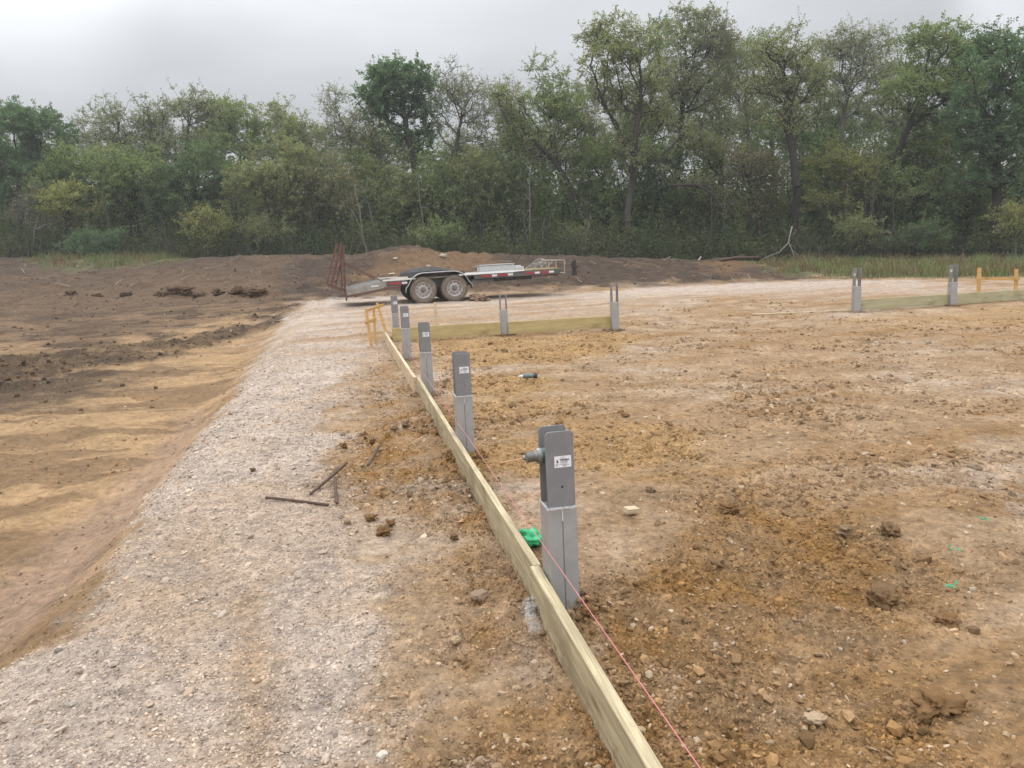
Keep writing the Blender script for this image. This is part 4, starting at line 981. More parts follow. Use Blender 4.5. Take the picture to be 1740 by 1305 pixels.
LEAF = dict(G=(.145, .190, .080), BG=(.090, .138, .078), YG=(.22, .235, .075), OL=(.165, .180, .088), GR=(.180, .200, .125), DG=(.085, .122, .062), BR=(.155, .148, .090), LG=(.180, .225, .100))
def make_tree(name, D, base, trunk, lobes, leafc, label, bark='grey', r0=.16, nleaf=1.0, lsize=.135, npt=1.0, seed=1, cat='tree', group='trees of the wood edge', twigs=3, depth=1.0, grow=1.2):
    rng = np.random.default_rng(seed * 77 + 5)
    g0 = at_depth(base, 430, D); bx = g0[0]; zb = gz(bx, D); B = np.array([bx, D, zb])
    # trunk through the given picture points, carried at this tree's own distance
    tp = [B] + [at_depth(px, py, D + rng.uniform(-.4, .4)) for px, py in trunk]
    P_ = [];
    for i in range(len(tp) - 1):
        p0 = tp[max(i - 1, 0)]; p1 = tp[i]; p2 = tp[i + 1]; p3 = tp[min(i + 2, len(tp) - 1)]; L = np.linalg.norm(p2 - p1); m_ = max(2, int(L / .45))
        for kx in range(m_):
            t = kx / m_; P_.append(.5 * ((2 * p1) + (-p0 + p2) * t + (2 * p0 - 5 * p1 + 4 * p2 - p3) * t * t + (-p0 + 3 * p1 - 3 * p2 + p3) * t ** 3))
    P_.append(tp[-1]); P_ = np.array(P_); P_[1:] += rng.normal(0, .035, P_[1:].shape)
    nodes = [p for p in P_]; par = [-1] + list(range(len(P_) - 1)); plen = [0.0]
    for i in range(1, len(P_)): plen.append(plen[-1] + np.linalg.norm(P_[i] - P_[i - 1]))
    zlo = min(3.2, .35 * (P_[-1][2] - zb)); ntr = len(P_)
    k = D / F; pts = []; wts = []
    for (px, py, rx, ry) in lobes:
        rx, ry = rx * grow, ry * grow
        c = at_depth(px, py, D + rng.uniform(-1, 1) * depth); m_ = max(8, int(rx * ry * k * k * 46 * npt))
        u = rng.normal(0, 1, (m_, 3)); u /= np.linalg.norm(u, axis=1, keepdims=True); u *= (rng.random((m_, 1)) ** .45)
        q = c + u * np.array([rx * k, (rx + ry) / 2 * k * .9, ry * k]); gp = fbm(q[:, 0] * .55 + q[:, 1] * .3, q[:, 2] * .7 - q[:, 1] * .3, seed % 17, 2); pts.append(q[gp > -.24])
    pts = np.concatenate(pts); o_ = np.argsort(np.linalg.norm(pts - P_[-1], axis=1) * .5 + np.abs(pts[:, 2] - zb) * .5 + rng.normal(0, .4, len(pts))); pts = pts[o_]
    NN = np.empty((len(P_) + len(pts), 3)); NN[:ntr] = P_; PL = np.zeros(len(NN)); PL[:ntr] = plen; n = ntr; par = par + [0] * len(pts)
    ok = np.ones(len(NN), bool); ok[:ntr] = (P_[:, 2] - zb) > zlo; ok[ntr - 1] = True
    for p in pts:
        d = np.linalg.norm(NN[:n] - p, axis=1); cost = d + .38 * PL[:n] + np.clip(NN[:n, 2] - p[2], 0, 9) * .6; cost = np.where(ok[:n], cost, 1e9)
        j = int(np.argmin(cost)); NN[n] = p; PL[n] = PL[j] + d[j]; par[n] = j; n += 1
    par = np.array(par); tips = np.ones(n); 
    for i in range(n - 1, 0, -1): tips[par[i]] += tips[i]
    rad_ = .011 * tips ** .50; sc = r0 / rad_[0]; rad_ = .010 + (rad_ - .010) * sc if sc < 3 else rad_ * sc
    rad_[:ntr] = np.maximum(rad_[:ntr], r0 * (1 - .93 * (np.arange(ntr) / ntr) ** .7)); rad_ = np.clip(rad_ * .85, .009, r0); rad_[0] = r0 * 1.3; rad_[1] = min(rad_[1], r0 * 1.1)
    idx = np.arange(1, n); a = NN[par[idx]]; b = NN[idx]; ra = np.minimum(rad_[par[idx]], np.where(idx < ntr, 9, rad_[idx] * 1.5)); rb = rad_[idx]
    L = np.linalg.norm(b - a, axis=1, keepdims=True); br = idx >= ntr
    mid = (a + b) / 2 + rng.normal(0, .07, a.shape) * np.clip(L, 0, 1.6) * br[:, None] + np.array([0, 0, .07]) * L * br[:, None]
    rm = (ra + rb) / 2
    # fine twigs round the outer nodes
    tn = np.where(tips < 4)[0]; tn = tn[tn >= ntr]; tn = np.repeat(tn, twigs); 
    dirs = rng.normal(0, 1, (len(tn), 3)); dirs[:, 2] = dirs[:, 2] * .7 + .35; dirs /= np.linalg.norm(dirs, axis=1, keepdims=True); tl = rng.uniform(.35, .95, (len(tn), 1))
    te = NN[tn] + dirs * tl
    E0 = np.concatenate([a, mid, NN[tn]]); E1 = np.concatenate([mid, b, te]); R0 = np.concatenate([ra, rm, np.full(len(tn), .010)]); R1 = np.concatenate([rm, rb, np.full(len(tn), .005)])
    root = empty(name, tuple(B)); tag(root, label, cat, group)
    big = R0 > .03
    V1, Q1 = tubes(E0[big], E1[big], R0[big], R1[big], 7); V2, Q2 = tubes(E0[~big], E1[~big], R0[~big], R1[~big], 3)
    V = np.concatenate([V1, V2]) - B; Q = np.concatenate([Q1, Q2 + len(V1)])
    np_mesh('trunk', V, Q, 'bark', np.tile(np.array(BARK[bark]) * rng.uniform(.85, 1.15), (len(V), 1)), root, True)
    # leaves gather along twigs
    if nleaf > 0:
        per = max(1, int(round(34 * nleaf))); dens = rng.uniform(.35, 1.6, len(tn)); cnt = np.maximum(1, (per / twigs * 1.6 * dens)).astype(int)
        ti = np.repeat(np.arange(len(tn)), cnt); f = rng.random((len(ti), 1)) ** .7
        Pc = NN[tn[ti]] * (1 - f) + te[ti] * f + rng.normal(0, .07, (len(ti), 3))
        V, T = leaves(Pc - B, lsize, rng)
        clump = .6 * rng.normal(0, 1, n)[tn[ti]] + 1.3 * fbm(Pc[:, 0] * .5, Pc[:, 2] * .6 + Pc[:, 1] * .4, 5, 2); lc = np.array(LEAF[leafc]) * LEAFK * (1 + .17 * clump[:, None] + .10 * rng.normal(0, 1, (len(ti), 1)))
        w = rng.random((len(ti), 1)); lc = np.where(w < .06, np.array([.17, .13, .06]), lc)
        lc = lc + rng.normal(0, .006, lc.shape)
        np_mesh('crown', V, T, 'leaf', np.repeat(np.clip(lc, .015, .3), 4, 0), root)
        return len(ti)
    return 0
TREES = [
 # D, base px, trunk pts, lobes, leaf, label, kwargs
 (52, 30, [(32, 340), (28, 260)], [(20, 225, 60, 40), (75, 240, 42, 45), (25, 290, 60, 55), (80, 300, 45, 40)], 'BG', 'dark bluish green dense tree in the far left corner', dict(nleaf=1.7, r0=.2)),
 (47, 112, [(112, 390), (120, 345)], [(105, 335, 35, 22), (145, 348, 35, 18), (120, 360, 30, 18)], 'YG', 'small yellow-green tree in front of the dark left corner', dict(nleaf=1.3, r0=.08, bark='dark')),
 (57, 188, [(190, 330), (195, 260), (205, 200)], [(160, 225, 38, 32), (215, 190, 36, 26), (215, 235, 45, 35), (170, 270, 40, 30)], 'GR', 'thin grey-green tree left of the twin-domed one, its top reaching into the sky', dict(nleaf=.7, r0=.16, bark='dark')),
 (57, 318, [(318, 340), (317, 270), (320, 200)], [(320, 178, 42, 22), (285, 215, 36, 32), (350, 215, 45, 34), (310, 255, 60, 30)], 'GR', 'airy round-topped tree left of centre with pale forked trunk against the sky', dict(nleaf=.75, r0=.17, bark='dark')),
 (56, 412, [(410, 340), (408, 250)], [(405, 205, 32, 26), (430, 235, 35, 34), (395, 260, 45, 35)], 'G', 'mid green tree right of the airy round-topped tree', dict(nleaf=1.0, r0=.16)),
 (55, 488, [(485, 340), (480, 250)], [(470, 205, 26, 28), (500, 225, 34, 28), (480, 255, 45, 30)], 'LG', 'light green tree with a small domed top left of the sky gap', dict(nleaf=1.1, r0=.16)),
 (50, 140, [(138, 360), (135, 310)], [(130, 290, 50, 40), (170, 310, 45, 40), (100, 320, 40, 35)], 'G', 'leafy green tree behind the small yellow-green one', dict(nleaf=1.2, r0=.14, bark='dark')),
 (50, 232, [(230, 360), (225, 300)], [(220, 290, 55, 38), (250, 330, 50, 42), (190, 335, 45, 40)], 'G', 'broad green tree at the back of the left field', dict(nleaf=1.2, r0=.16, bark='dark')),
 (50, 330, [(335, 370), (350, 300)], [(340, 290, 50, 35), (370, 320, 42, 40), (305, 330, 45, 42)], 'DG', 'dark green tree with slanting black trunks left of the rounded olive tree', dict(nleaf=1.0, r0=.2, bark='dark')),
 (47, 455, [(455, 370), (450, 300)], [(440, 290, 42, 38), (485, 285, 42, 36), (430, 340, 42, 38), (495, 335, 40, 38)], 'OL', 'rounded olive tree standing forward left of the raised ramps', dict(nleaf=1.4, r0=.13, lsize=.13)),
 (48, 545, [(545, 370), (540, 310)], [(535, 300, 40, 36), (560, 335, 40, 40), (525, 355, 38, 32)], 'BR', 'brownish thin-leaved tree directly above the trailer ramps', dict(nleaf=1.1, r0=.12)),
 (54, 612, [(612, 330), (600, 260), (575, 190)], [(575, 180, 26, 26), (600, 205, 38, 36), (560, 225, 28, 26), (615, 255, 42, 34)], 'GR', 'spiky grey half-bare tree left of the tall dense green crown', dict(nleaf=.5, r0=.17, twigs=4)),
 (52, 696, [(700, 350), (705, 290), (690, 220), (682, 160)], [(682, 140, 50, 34), (645, 165, 34, 32), (720, 160, 32, 36), (680, 190, 52, 34), (705, 235, 34, 30), (655, 135, 24, 22)], 'BG', 'tall dense blue-green crown standing clear above the trailer', dict(nleaf=1.25, grow=1.1, r0=.26, bark='dark', lsize=.17)),
 (53, 762, [(764, 330), (770, 270), (785, 200)], [(785, 140, 36, 28), (760, 175, 28, 34), (800, 190, 36, 42), (775, 235, 42, 30)], 'GR', 'pale nearly bare tree right of the dense blue-green crown', dict(nleaf=.38, r0=.16, bark='grey', twigs=4)),
 (51, 610, [(610, 370), (605, 320)], [(600, 305, 45, 32), (630, 325, 42, 38), (590, 345, 40, 35)], 'OL', 'olive understory tree behind the trailer ramps', dict(nleaf=1.2, r0=.12)),
 (49, 690, [(690, 380), (688, 330)], [(680, 325, 38, 32), (710, 345, 36, 38), (665, 355, 34, 34)], 'OL', 'speckled olive tree behind the near fender', dict(nleaf=1.25, r0=.1)),
 (49, 752, [(752, 380), (748, 320)], [(745, 320, 42, 38), (775, 345, 40, 38), (730, 365, 34, 28)], 'G', 'green tree with vivid lower leaves above the trailer wheels', dict(nleaf=1.25, r0=.13)),
 (54, 868, [(870, 330), (868, 260), (862, 190)], [(862, 175, 26, 34), (845, 215, 34, 34), (885, 225, 34, 40), (860, 255, 45, 30)], 'GR', 'thin grey tree in the low part of the skyline right of centre', dict(nleaf=.55, r0=.14, twigs=4)),
 (50, 862, [(862, 370), (858, 310)], [(845, 300, 48, 34), (885, 315, 45, 40), (820, 335, 40, 38), (865, 360, 45, 30)], 'G', 'leafy green tree right above the white sheet on the trailer', dict(nleaf=1.25, r0=.14)),
 (49, 957, [(957, 340), (950, 280), (935, 230)], [(905, 180, 34, 26), (945, 165, 42, 30), (925, 125, 26, 22), (885, 200, 34, 28), (955, 200, 40, 34), (900, 235, 42, 30)], 'G', 'green tree on a straight thin trunk leaning crown left over the trailer tongue', dict(nleaf=.85, r0=.13, bark='dark')),
 (47, 1008, [(990, 370), (960, 300), (920, 250), (880, 225), (850, 185)], [(870, 190, 24, 22), (905, 235, 30, 24), (940, 260, 38, 22), (850, 160, 18, 18)], 'LG', 'strongly left-leaning tree whose long limb reaches toward the centre skyline', dict(nleaf=.55, r0=.17, bark='dark')),
 (45, 1070, [(1066, 380), (1072, 320), (1080, 230), (1090, 150), (1080, 90)], [(1010, 55, 26, 20), (1045, 60, 34, 26), (1085, 90, 34, 32), (1110, 120, 30, 34), (1035, 110, 40, 34), (1070, 160, 48, 34), (1020, 165, 38, 30), (1105, 190, 36, 30), (1060, 235, 40, 26), (1090, 275, 34, 26)], 'LG', 'tall spreading tree with light green top and forked dark trunk right of centre', dict(nleaf=.85, r0=.24, bark='dark')),
 (49, 1152, [(1150, 350), (1152, 270), (1160, 180), (1165, 90)], [(1160, 42, 30, 24), (1205, 50, 30, 24), (1180, 85, 48, 34), (1150, 130, 42, 36), (1200, 130, 42, 36), (1165, 185, 45, 38), (1228, 75, 22, 22)], 'GR', 'tallest grey-green tree with a straight dark trunk and double top', dict(nleaf=.95, r0=.22, bark='dark')),
 (50, 1275, [(1275, 340), (1274, 260), (1268, 180)], [(1260, 95, 34, 28), (1285, 120, 34, 34), (1245, 150, 36, 36), (1285, 175, 38, 34), (1260, 205, 40, 24)], 'LG', 'pale airy tree with a fan of light branches left of the thick twisted trunk', dict(nleaf=.7, r0=.15, bark='pale', twigs=4)),
 (43, 1349, [(1351, 380), (1352, 300), (1343, 235), (1330, 200), (1338, 160), (1330, 120)], [(1330, 50, 26, 18), (1320, 85, 36, 28), (1355, 115, 34, 30), (1300, 130, 38, 28), (1340, 160, 42, 26), (1385, 140, 26, 26), (1345, 205, 40, 20)], 'LG', 'tree with a thick dark twisted trunk above the dead forked branch', dict(nleaf=.7, r0=.25, bark='dark', twigs=4)),
 (48, 1422, [(1425, 330), (1430, 240), (1440, 160)], [(1420, 80, 30, 26), (1450, 75, 30, 26), (1485, 75, 26, 24), (1440, 115, 45, 30), (1480, 120, 34, 34), (1430, 155, 46, 34), (1400, 115, 24, 26)], 'GR', 'sparse grey tree with many thin limbs between the twisted and the leaning trunks', dict(nleaf=.5, r0=.16, twigs=4)),
 (44, 1470, [(1480, 350), (1510, 290), (1545, 215), (1580, 140)], [(1595, 60, 36, 22), (1560, 90, 34, 28), (1620, 90, 40, 32), (1585, 125, 46, 34), (1545, 150, 38, 34), (1620, 150, 42, 34), (1580, 195, 40, 28)], 'G', 'right-leaning tree with a dense green top near the bright corner of the sky', dict(nleaf=1.15, r0=.22, bark='dark')),
 (40, 1692, [(1692, 340), (1695, 240), (1700, 140)], [(1700, 80, 36, 30), (1735, 110, 34, 40), (1675, 135, 40, 36), (1720, 170, 45, 40), (1660, 200, 42, 38), (1710, 240, 55, 40), (1670, 280, 50, 40), (1740, 290, 40, 50)], 'BG', 'large dark green tree on a thick trunk at the right edge', dict(nleaf=1.6, r0=.26, bark='dark')),
 (44, 1560, [(1560, 360), (1560, 300)], [(1540, 265, 48, 34), (1590, 275, 46, 38), (1560, 320, 55, 42)], 'G', 'dark leafy tree filling the gap left of the right-edge tree', dict(nleaf=1.35, r0=.15, bark='dark')),
 (45, 1428, [(1428, 370), (1425, 310)], [(1410, 290, 44, 32), (1450, 305, 42, 38), (1420, 345, 46, 34)], 'YG', 'yellowish green understory tree behind the left of the two right-hand posts', dict(nleaf=1.2, r0=.12)),
 (45, 1292, [(1290, 380), (1275, 320), (1262, 270)], [(1265, 270, 34, 34), (1300, 300, 34, 36), (1270, 330, 34, 34), (1310, 350, 30, 30)], 'BR', 'brown dying tree left of the thick twisted trunk', dict(nleaf=.75, r0=.12, bark='red', twigs=4)),
 (44, 1242, [(1238, 390), (1222, 345), (1180, 315), (1135, 312), (1118, 275), (1140, 250), (1165, 225)], [(1165, 225, 22, 16), (1130, 300, 22, 14), (1195, 320, 30, 18), (1230, 345, 30, 20)], 'OL', 'low tree with a bare snaking limb bending left then up', dict(nleaf=.5, r0=.15, bark='dark')),
 (48, 1030, [(1030, 380), (1025, 310)], [(1000, 280, 46, 34), (1045, 290, 44, 36), (975, 315, 42, 38), (1030, 335, 48, 36)], 'G', 'bushy green tree between the left-leaning and the tall spreading tree', dict(nleaf=1.2, r0=.13, bark='dark')),
 (48, 1120, [(1120, 380), (1122, 320)], [(1105, 270, 40, 34), (1125, 330, 46, 42), (1090, 350, 38, 34)], 'DG', 'dark green understory tree beneath the tallest tree', dict(nleaf=1.15, r0=.13, bark='dark')),
 (47, 1190, [(1192, 370), (1195, 310)], [(1190, 265, 46, 34), (1215, 300, 40, 32), (1180, 350, 42, 34)], 'OL', 'olive understory tree above the fallen log', dict(nleaf=1.1, r0=.12, bark='dark')),
 (43, 1640, [(1640, 380), (1640, 320)], [(1625, 335, 46, 38), (1660, 355, 42, 36), (1600, 360, 40, 32)], 'G', 'low leafy tree standing over the grass behind the pine batter board', dict(nleaf=1.3, r0=.12, bark='dark')),
 (46, 1505, [(1505, 370), (1505, 320)], [(1495, 300, 44, 36), (1510, 350, 46, 36), (1470, 350, 36, 32)], 'OL', 'drooping olive tree behind the gap between the right-hand posts', dict(nleaf=1.2, r0=.12)),
 (49, 800, [(800, 370), (803, 310)], [(800, 290, 40, 30), (815, 330, 38, 36)], 'OL', 'small olive tree filling the dip behind the fenders', dict(nleaf=1.1, r0=.1)),
 (49, 1370, [(1370, 370), (1372, 300)], [(1370, 245, 38, 34), (1390, 285, 36, 34), (1375, 330, 34, 34)], 'DG', 'dark green tree close behind the thick twisted trunk', dict(nleaf=1.2, r0=.12, bark='dark')),
 (58, 265, [(262, 340), (258, 270)], [(255, 215, 30, 24), (240, 255, 40, 30), (275, 265, 40, 30)], 'GR', 'low crowned grey-green tree in the notch between the two airy domed trees', dict(nleaf=.8, r0=.14, bark='dark')),
 (58, 372, [(375, 330), (378, 250)], [(375, 190, 30, 22), (385, 225, 36, 30), (350, 260, 44, 30)], 'LG', 'pale green tree tucked behind the right shoulder of the airy round-topped tree', dict(nleaf=.9, r0=.14, bark='dark')),
 (58, 530, [(528, 340), (528, 280)], [(528, 245, 34, 28), (505, 280, 40, 30), (550, 275, 36, 30)], 'G', 'low green tree under the sky gap left of the spiky half-bare tree', dict(nleaf=.9, r0=.14, bark='dark')),
 (57, 650, [(650, 340), (648, 280)], [(640, 250, 40, 34), (665, 285, 44, 36), (620, 290, 40, 34)], 'OL', 'olive grey tree beneath and left of the tall dense crown', dict(nleaf=.9, r0=.14)),
 (57, 740, [(740, 340), (742, 280)], [(735, 265, 40, 32), (775, 275, 40, 36), (810, 280, 40, 34)], 'G', 'green tree filling the foot of the pale nearly bare one', dict(nleaf=.85, r0=.14, bark='dark')),
 (56, 925, [(925, 340), (925, 260)], [(985, 185, 34, 40), (965, 240, 44, 34), (915, 270, 44, 34), (1000, 240, 36, 36)], 'GR', 'grey-green tree behind the left-leaning limbs right of centre', dict(nleaf=.85, r0=.15, bark='dark')),
 (55, 1100, [(1100, 340), (1105, 250)], [(1125, 75, 26, 34), (1105, 200, 44, 36), (1130, 235, 44, 36), (1070, 225, 44, 36)], 'G', 'darker tree seen between the tall spreading tree and the tallest tree', dict(nleaf=.9, r0=.18, bark='dark')),
 (56, 1225, [(1225, 340), (1222, 240)], [(1235, 110, 34, 36), (1215, 175, 42, 38), (1230, 230, 46, 36), (1190, 240, 40, 34)], 'GR', 'grey-green tree between the tallest tree and the pale fan-branched one', dict(nleaf=.85, r0=.17, bark='dark')),
 (56, 1320, [(1318, 340), (1312, 240)], [(1305, 90, 32, 28), (1305, 180, 40, 38), (1325, 225, 46, 36), (1285, 235, 40, 34)], 'G', 'tree behind the thick twisted trunk filling its lower crown', dict(nleaf=.85, r0=.16, bark='dark')),
 (54, 1390, [(1392, 340), (1395, 240)], [(1385, 95, 28, 28), (1395, 190, 44, 38), (1430, 215, 46, 38), (1400, 245, 46, 34)], 'G', 'green tree filling the gap right of the thick twisted trunk', dict(nleaf=.9, r0=.16, bark='dark')),
 (53, 1520, [(1520, 340), (1515, 250)], [(1515, 115, 30, 34), (1500, 175, 40, 38), (1475, 215, 44, 38), (1530, 225, 42, 36)], 'GR', 'sparse tree behind the right-leaning trunk', dict(nleaf=.8, r0=.16)),
 (50, 1655, [(1655, 340), (1650, 250)], [(1655, 95, 28, 30), (1645, 150, 36, 38), (1630, 215, 44, 40), (1600, 240, 44, 36)], 'G', 'green tree between the right-leaning tree and the thick right-edge trunk', dict(nleaf=1.0, r0=.17, bark='dark')),
 (48, 1800, [(1800, 340), (1800, 250)], [(1790, 110, 50, 45), (1770, 200, 50, 55), (1800, 290, 60, 55)], 'BG', 'dark tree half outside the right edge of the photo', dict(nleaf=1.3, r0=.2, bark='dark')),
 (54, -60, [(-60, 340), (-55, 270)], [(-50, 225, 50, 40), (-30, 290, 50, 50)], 'DG', 'dark tree just outside the left edge of the photo', dict(nleaf=1.2, r0=.2, bark='dark')),
 (48, 55, [(60, 390), (70, 340)], [(65, 345, 30, 22), (95, 375, 26, 14), (40, 370, 28, 18)], 'BR', 'bare grey-twigged tree in the dark left corner', dict(nleaf=.15, r0=.09, bark='pale', twigs=5)),
]
tot = 0
for i, (D, base, trunk, lobes, lc, lb, kw) in enumerate(TREES):
    nl = kw.pop('nleaf', 1.0)
    tot += make_tree('tree', D, base, trunk, lobes, lc, lb, nleaf=nl * 1.02 * (.9 if nl < .9 else .98), seed=i + 1, **kw)
print('leaves', tot)
# shrubs at the wood edge
for i, (D, px, py, rx, ry, lc, lb) in enumerate([(46, 350, 385, 32, 24, 'YG', 'bright green shrub in front of the dark trees at the left'), (44, 745, 400, 30, 22, 'G', 'vivid green shrub behind the trailer wheels'), (45, 165, 412, 45, 18, 'BG', 'dark green shrub at the edge of the left grass'),
        (38, 1725, 375, 30, 24, 'YG', 'yellow-green shrub at the right edge below the dark tree'), (41, 1450, 395, 34, 18, 'OL', 'low olive shrub behind the left of the two right-hand posts'), (40, 1560, 400, 40, 18, 'DG', 'dark shrub over the grass between the right-hand posts'), (46, 460, 395, 40, 20, 'OL', 'dusty olive shrub at the foot of the rounded olive tree'), (45, 980, 400, 30, 18, 'OL', 'thin olive shrub beyond the trailer tongue')]):
    make_tree('shrub', D, px, [(px, py + 12)], [(px, py, rx, ry)], lc, lb, nleaf=1.2, r0=.04, seed=200 + i, cat='shrub', group='shrubs along the wood edge', lsize=.11, npt=1.2)
# slender saplings
rs = random.Random(5)
for i in range(36):
    px = rs.choice([rs.uniform(40, 560), rs.uniform(600, 1300), rs.uniform(900, 1240), rs.uniform(1380, 1560)]); D = rs.uniform(42.5, 46) + (3 if px < 500 else 0) - (2 if px > 1350 else 0)
    x = at_depth(px, 430, D)[0]; zb = gz(x, D); h = rs.uniform(2.2, 6.0); lean = rs.uniform(-.6, .6)
    rr_ = rs.uniform(.035, .085); k = MB(); pts = [(0, 0, -.1)]
    for j in range(1, 7): pts.append((lean * (j / 6) ** 1.3 + rs.uniform(-.05, .05), rs.uniform(-.05, .05), h * j / 6))
    k.tube(pts, [rr_ * (1 - .13 * j) for j in range(7)], 6)
    for j in range(5):
        z = h * rs.uniform(.4, .95); a = rs.uniform(0, 2 * PI); b0 = Vector((lean * (z / h) ** 1.3, 0, z)); L = rs.uniform(.4, 1.0)
        k.tube([b0, b0 + Vector((math.cos(a) * L * .5, math.sin(a) * L * .5, L * .45)), b0 + Vector((math.cos(a) * L, math.sin(a) * L, L * .7))], [.014, .010, .005], 4)
    o = k.build('sapling', simple('sapling_bark', (.055, .048, .04) if i % 3 else (.16, .145, .125), .9, 0, .25, 8) if i < 3 else o_mats[i % 3], smooth=True)
    if i == 0: o_mats = []
    if i < 3: o_mats.append(o.data.materials[0])
    o.location = (x, D, zb); tag(o, 'slender bare sapling stem standing in the shade of the wood', 'sapling', 'slender saplings along the wood edge')
# dead forked branch, fallen log, stump
def limb(k, pts, r0, r1, n=6):
    P_ = [at_depth(*p) for p in pts]; m_ = len(P_); k.tube([tuple(p) for p in P_], [r0 + (r1 - r0) * i / (m_ - 1) for i in range(m_)], n)
k = MB(); Db = 38.5
limb(k, [(1346, 385, Db + .4), (1342, 400, Db + .2), (1340, 412, Db), (1325, 428, Db - .3), (1300, 438, Db - .6), (1284, 448, Db - .8)], .032, .014)
limb(k, [(1340, 412, Db), (1346, 425, Db - .1), (1356, 434, Db - .3), (1364, 440, Db - .4)], .024, .009); limb(k, [(1346, 425, Db - .1), (1349, 436, Db - .2), (1352, 442, Db - .3)], .018, .008)
o = k.build('dead_branch', 'deadwood2', smooth=True); tag(o, 'bleached forked dead branch propped against the thick twisted trunk', 'branch')
k = MB(); limb(k, [(1188, 450, 37.8), (1215, 443, 37.9), (1250, 438, 38.1), (1290, 437, 38.3)], .10, .06, 8); limb(k, [(1250, 438, 38.1), (1265, 431, 38.2)], .03, .015)
o = k.build('fallen_log', MAT['bark'] if False else 'rebar', smooth=True); tag(o, 'dark fallen log lying on the bank above the orange soil', 'log')
k = MB(); limb(k, [(1183, 449, 36.5), (1188, 441, 36.5), (1191, 436, 36.6)], .05, .03, 6); limb(k, [(1130, 441, 36.9), (1140, 436, 36.9)], .03, .015); o = k.build('broken_stub', 'deadwood', smooth=True); tag(o, 'short pale broken stub poking out of the bank left of the fallen log', 'stub')
x, y = G(975, 470); s0 = Vector((x, y, gz(x, y)))
k = MB(); k.tube([(0, 0, -.15), (.02, 0, .05), (.03, 0, .25), (-.01, .02, .5), (.04, 0, .66)], [.22, .13, .09, .10, .07], 9); k.tube([(.05, 0, .3), (.22, .05, .45)], [.04, .03], 6); o = k.build('burnt_stump', 'char', smooth=True); o.location = s0
tag(o, 'charred dark stump standing on the bank right of the trailer tongue', 'stump')

# ------------------------------------------------------------------ undergrowth, deep wood, grass (uncountable)
def wood_mass():
    rng = np.random.default_rng(99); n = 420000
    px = rng.uniform(-420, 2150, n); f = rng.random(n)
    Dn = np.interp(px, [-300, 0, 400, 870, 1300, 1740, 2150], [52, 50, 48.5, 46.5, 44, 41, 40]); D = Dn + rng.random(n) ** .8 * 16
    x = (px - 870) / F * D; zb = hbase(x, np.minimum(D, 60))
    topn = 6.3 + 1.7 * fbm(x * .16, D * .16, 7, 3) + 1.4 * S(6, 14, x)
    z = zb + rng.random(n) ** .95 * topn
    cl = fbm(x * .7, z * .9 + D * .4, 13, 3); rl = (z - zb) / topn; keep = cl > -.55 + .75 * rl ** 1.3
    P_ = np.stack([x, D, z], 1)[keep]; rel_ = ((z - zb) / topn)[keep]; cl = cl[keep]
    V, T = leaves(P_, .19, rng, .7)
    hue = fbm(x[keep] * .12, D[keep] * .3, 17, 2)[:, None]
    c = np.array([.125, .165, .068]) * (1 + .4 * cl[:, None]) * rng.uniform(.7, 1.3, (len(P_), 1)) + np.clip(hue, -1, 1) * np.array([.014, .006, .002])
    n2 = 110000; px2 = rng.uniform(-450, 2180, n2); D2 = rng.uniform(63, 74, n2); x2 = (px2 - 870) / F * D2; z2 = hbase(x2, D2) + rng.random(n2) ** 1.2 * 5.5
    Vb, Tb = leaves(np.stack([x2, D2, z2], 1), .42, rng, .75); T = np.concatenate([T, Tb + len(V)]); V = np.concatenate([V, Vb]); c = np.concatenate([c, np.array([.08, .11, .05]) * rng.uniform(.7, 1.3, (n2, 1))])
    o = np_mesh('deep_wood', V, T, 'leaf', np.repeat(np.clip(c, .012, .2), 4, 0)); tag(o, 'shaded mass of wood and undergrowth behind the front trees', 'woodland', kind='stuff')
    # shaded stems deep in the wood
    n = 420; px = rng.uniform(-300, 2050, n); D = np.interp(px, [-300, 0, 400, 870, 1300, 1740, 2150], [52, 50, 48.5, 46, 43.5, 40.5, 40]) + rng.uniform(.5, 12, n); x = (px - 870) / F * D; zb = hbase(x, np.minimum(D, 60)); h = rng.uniform(2.5, 5.5, n); ln = rng.normal(0, .7, n)
    E0 = np.stack([x, D, zb - .1], 1); E1 = np.stack([x + ln * .4, D, zb + h * .5], 1); E2 = np.stack([x + ln, D, zb + h], 1); r = rng.uniform(.03, .12, n)
    V, Q = tubes(np.concatenate([E0, E1]), np.concatenate([E1, E2]), np.concatenate([r, r * .7]), np.concatenate([r * .7, r * .3]), 5)
    o = np_mesh('deep_wood_stems', V, Q, 'bark', np.tile(np.array([.06, .053, .045]), (len(V), 1)), None, True); tag(o, 'many dim stems receding into the wood', 'woodland', kind='stuff')
wood_mass()
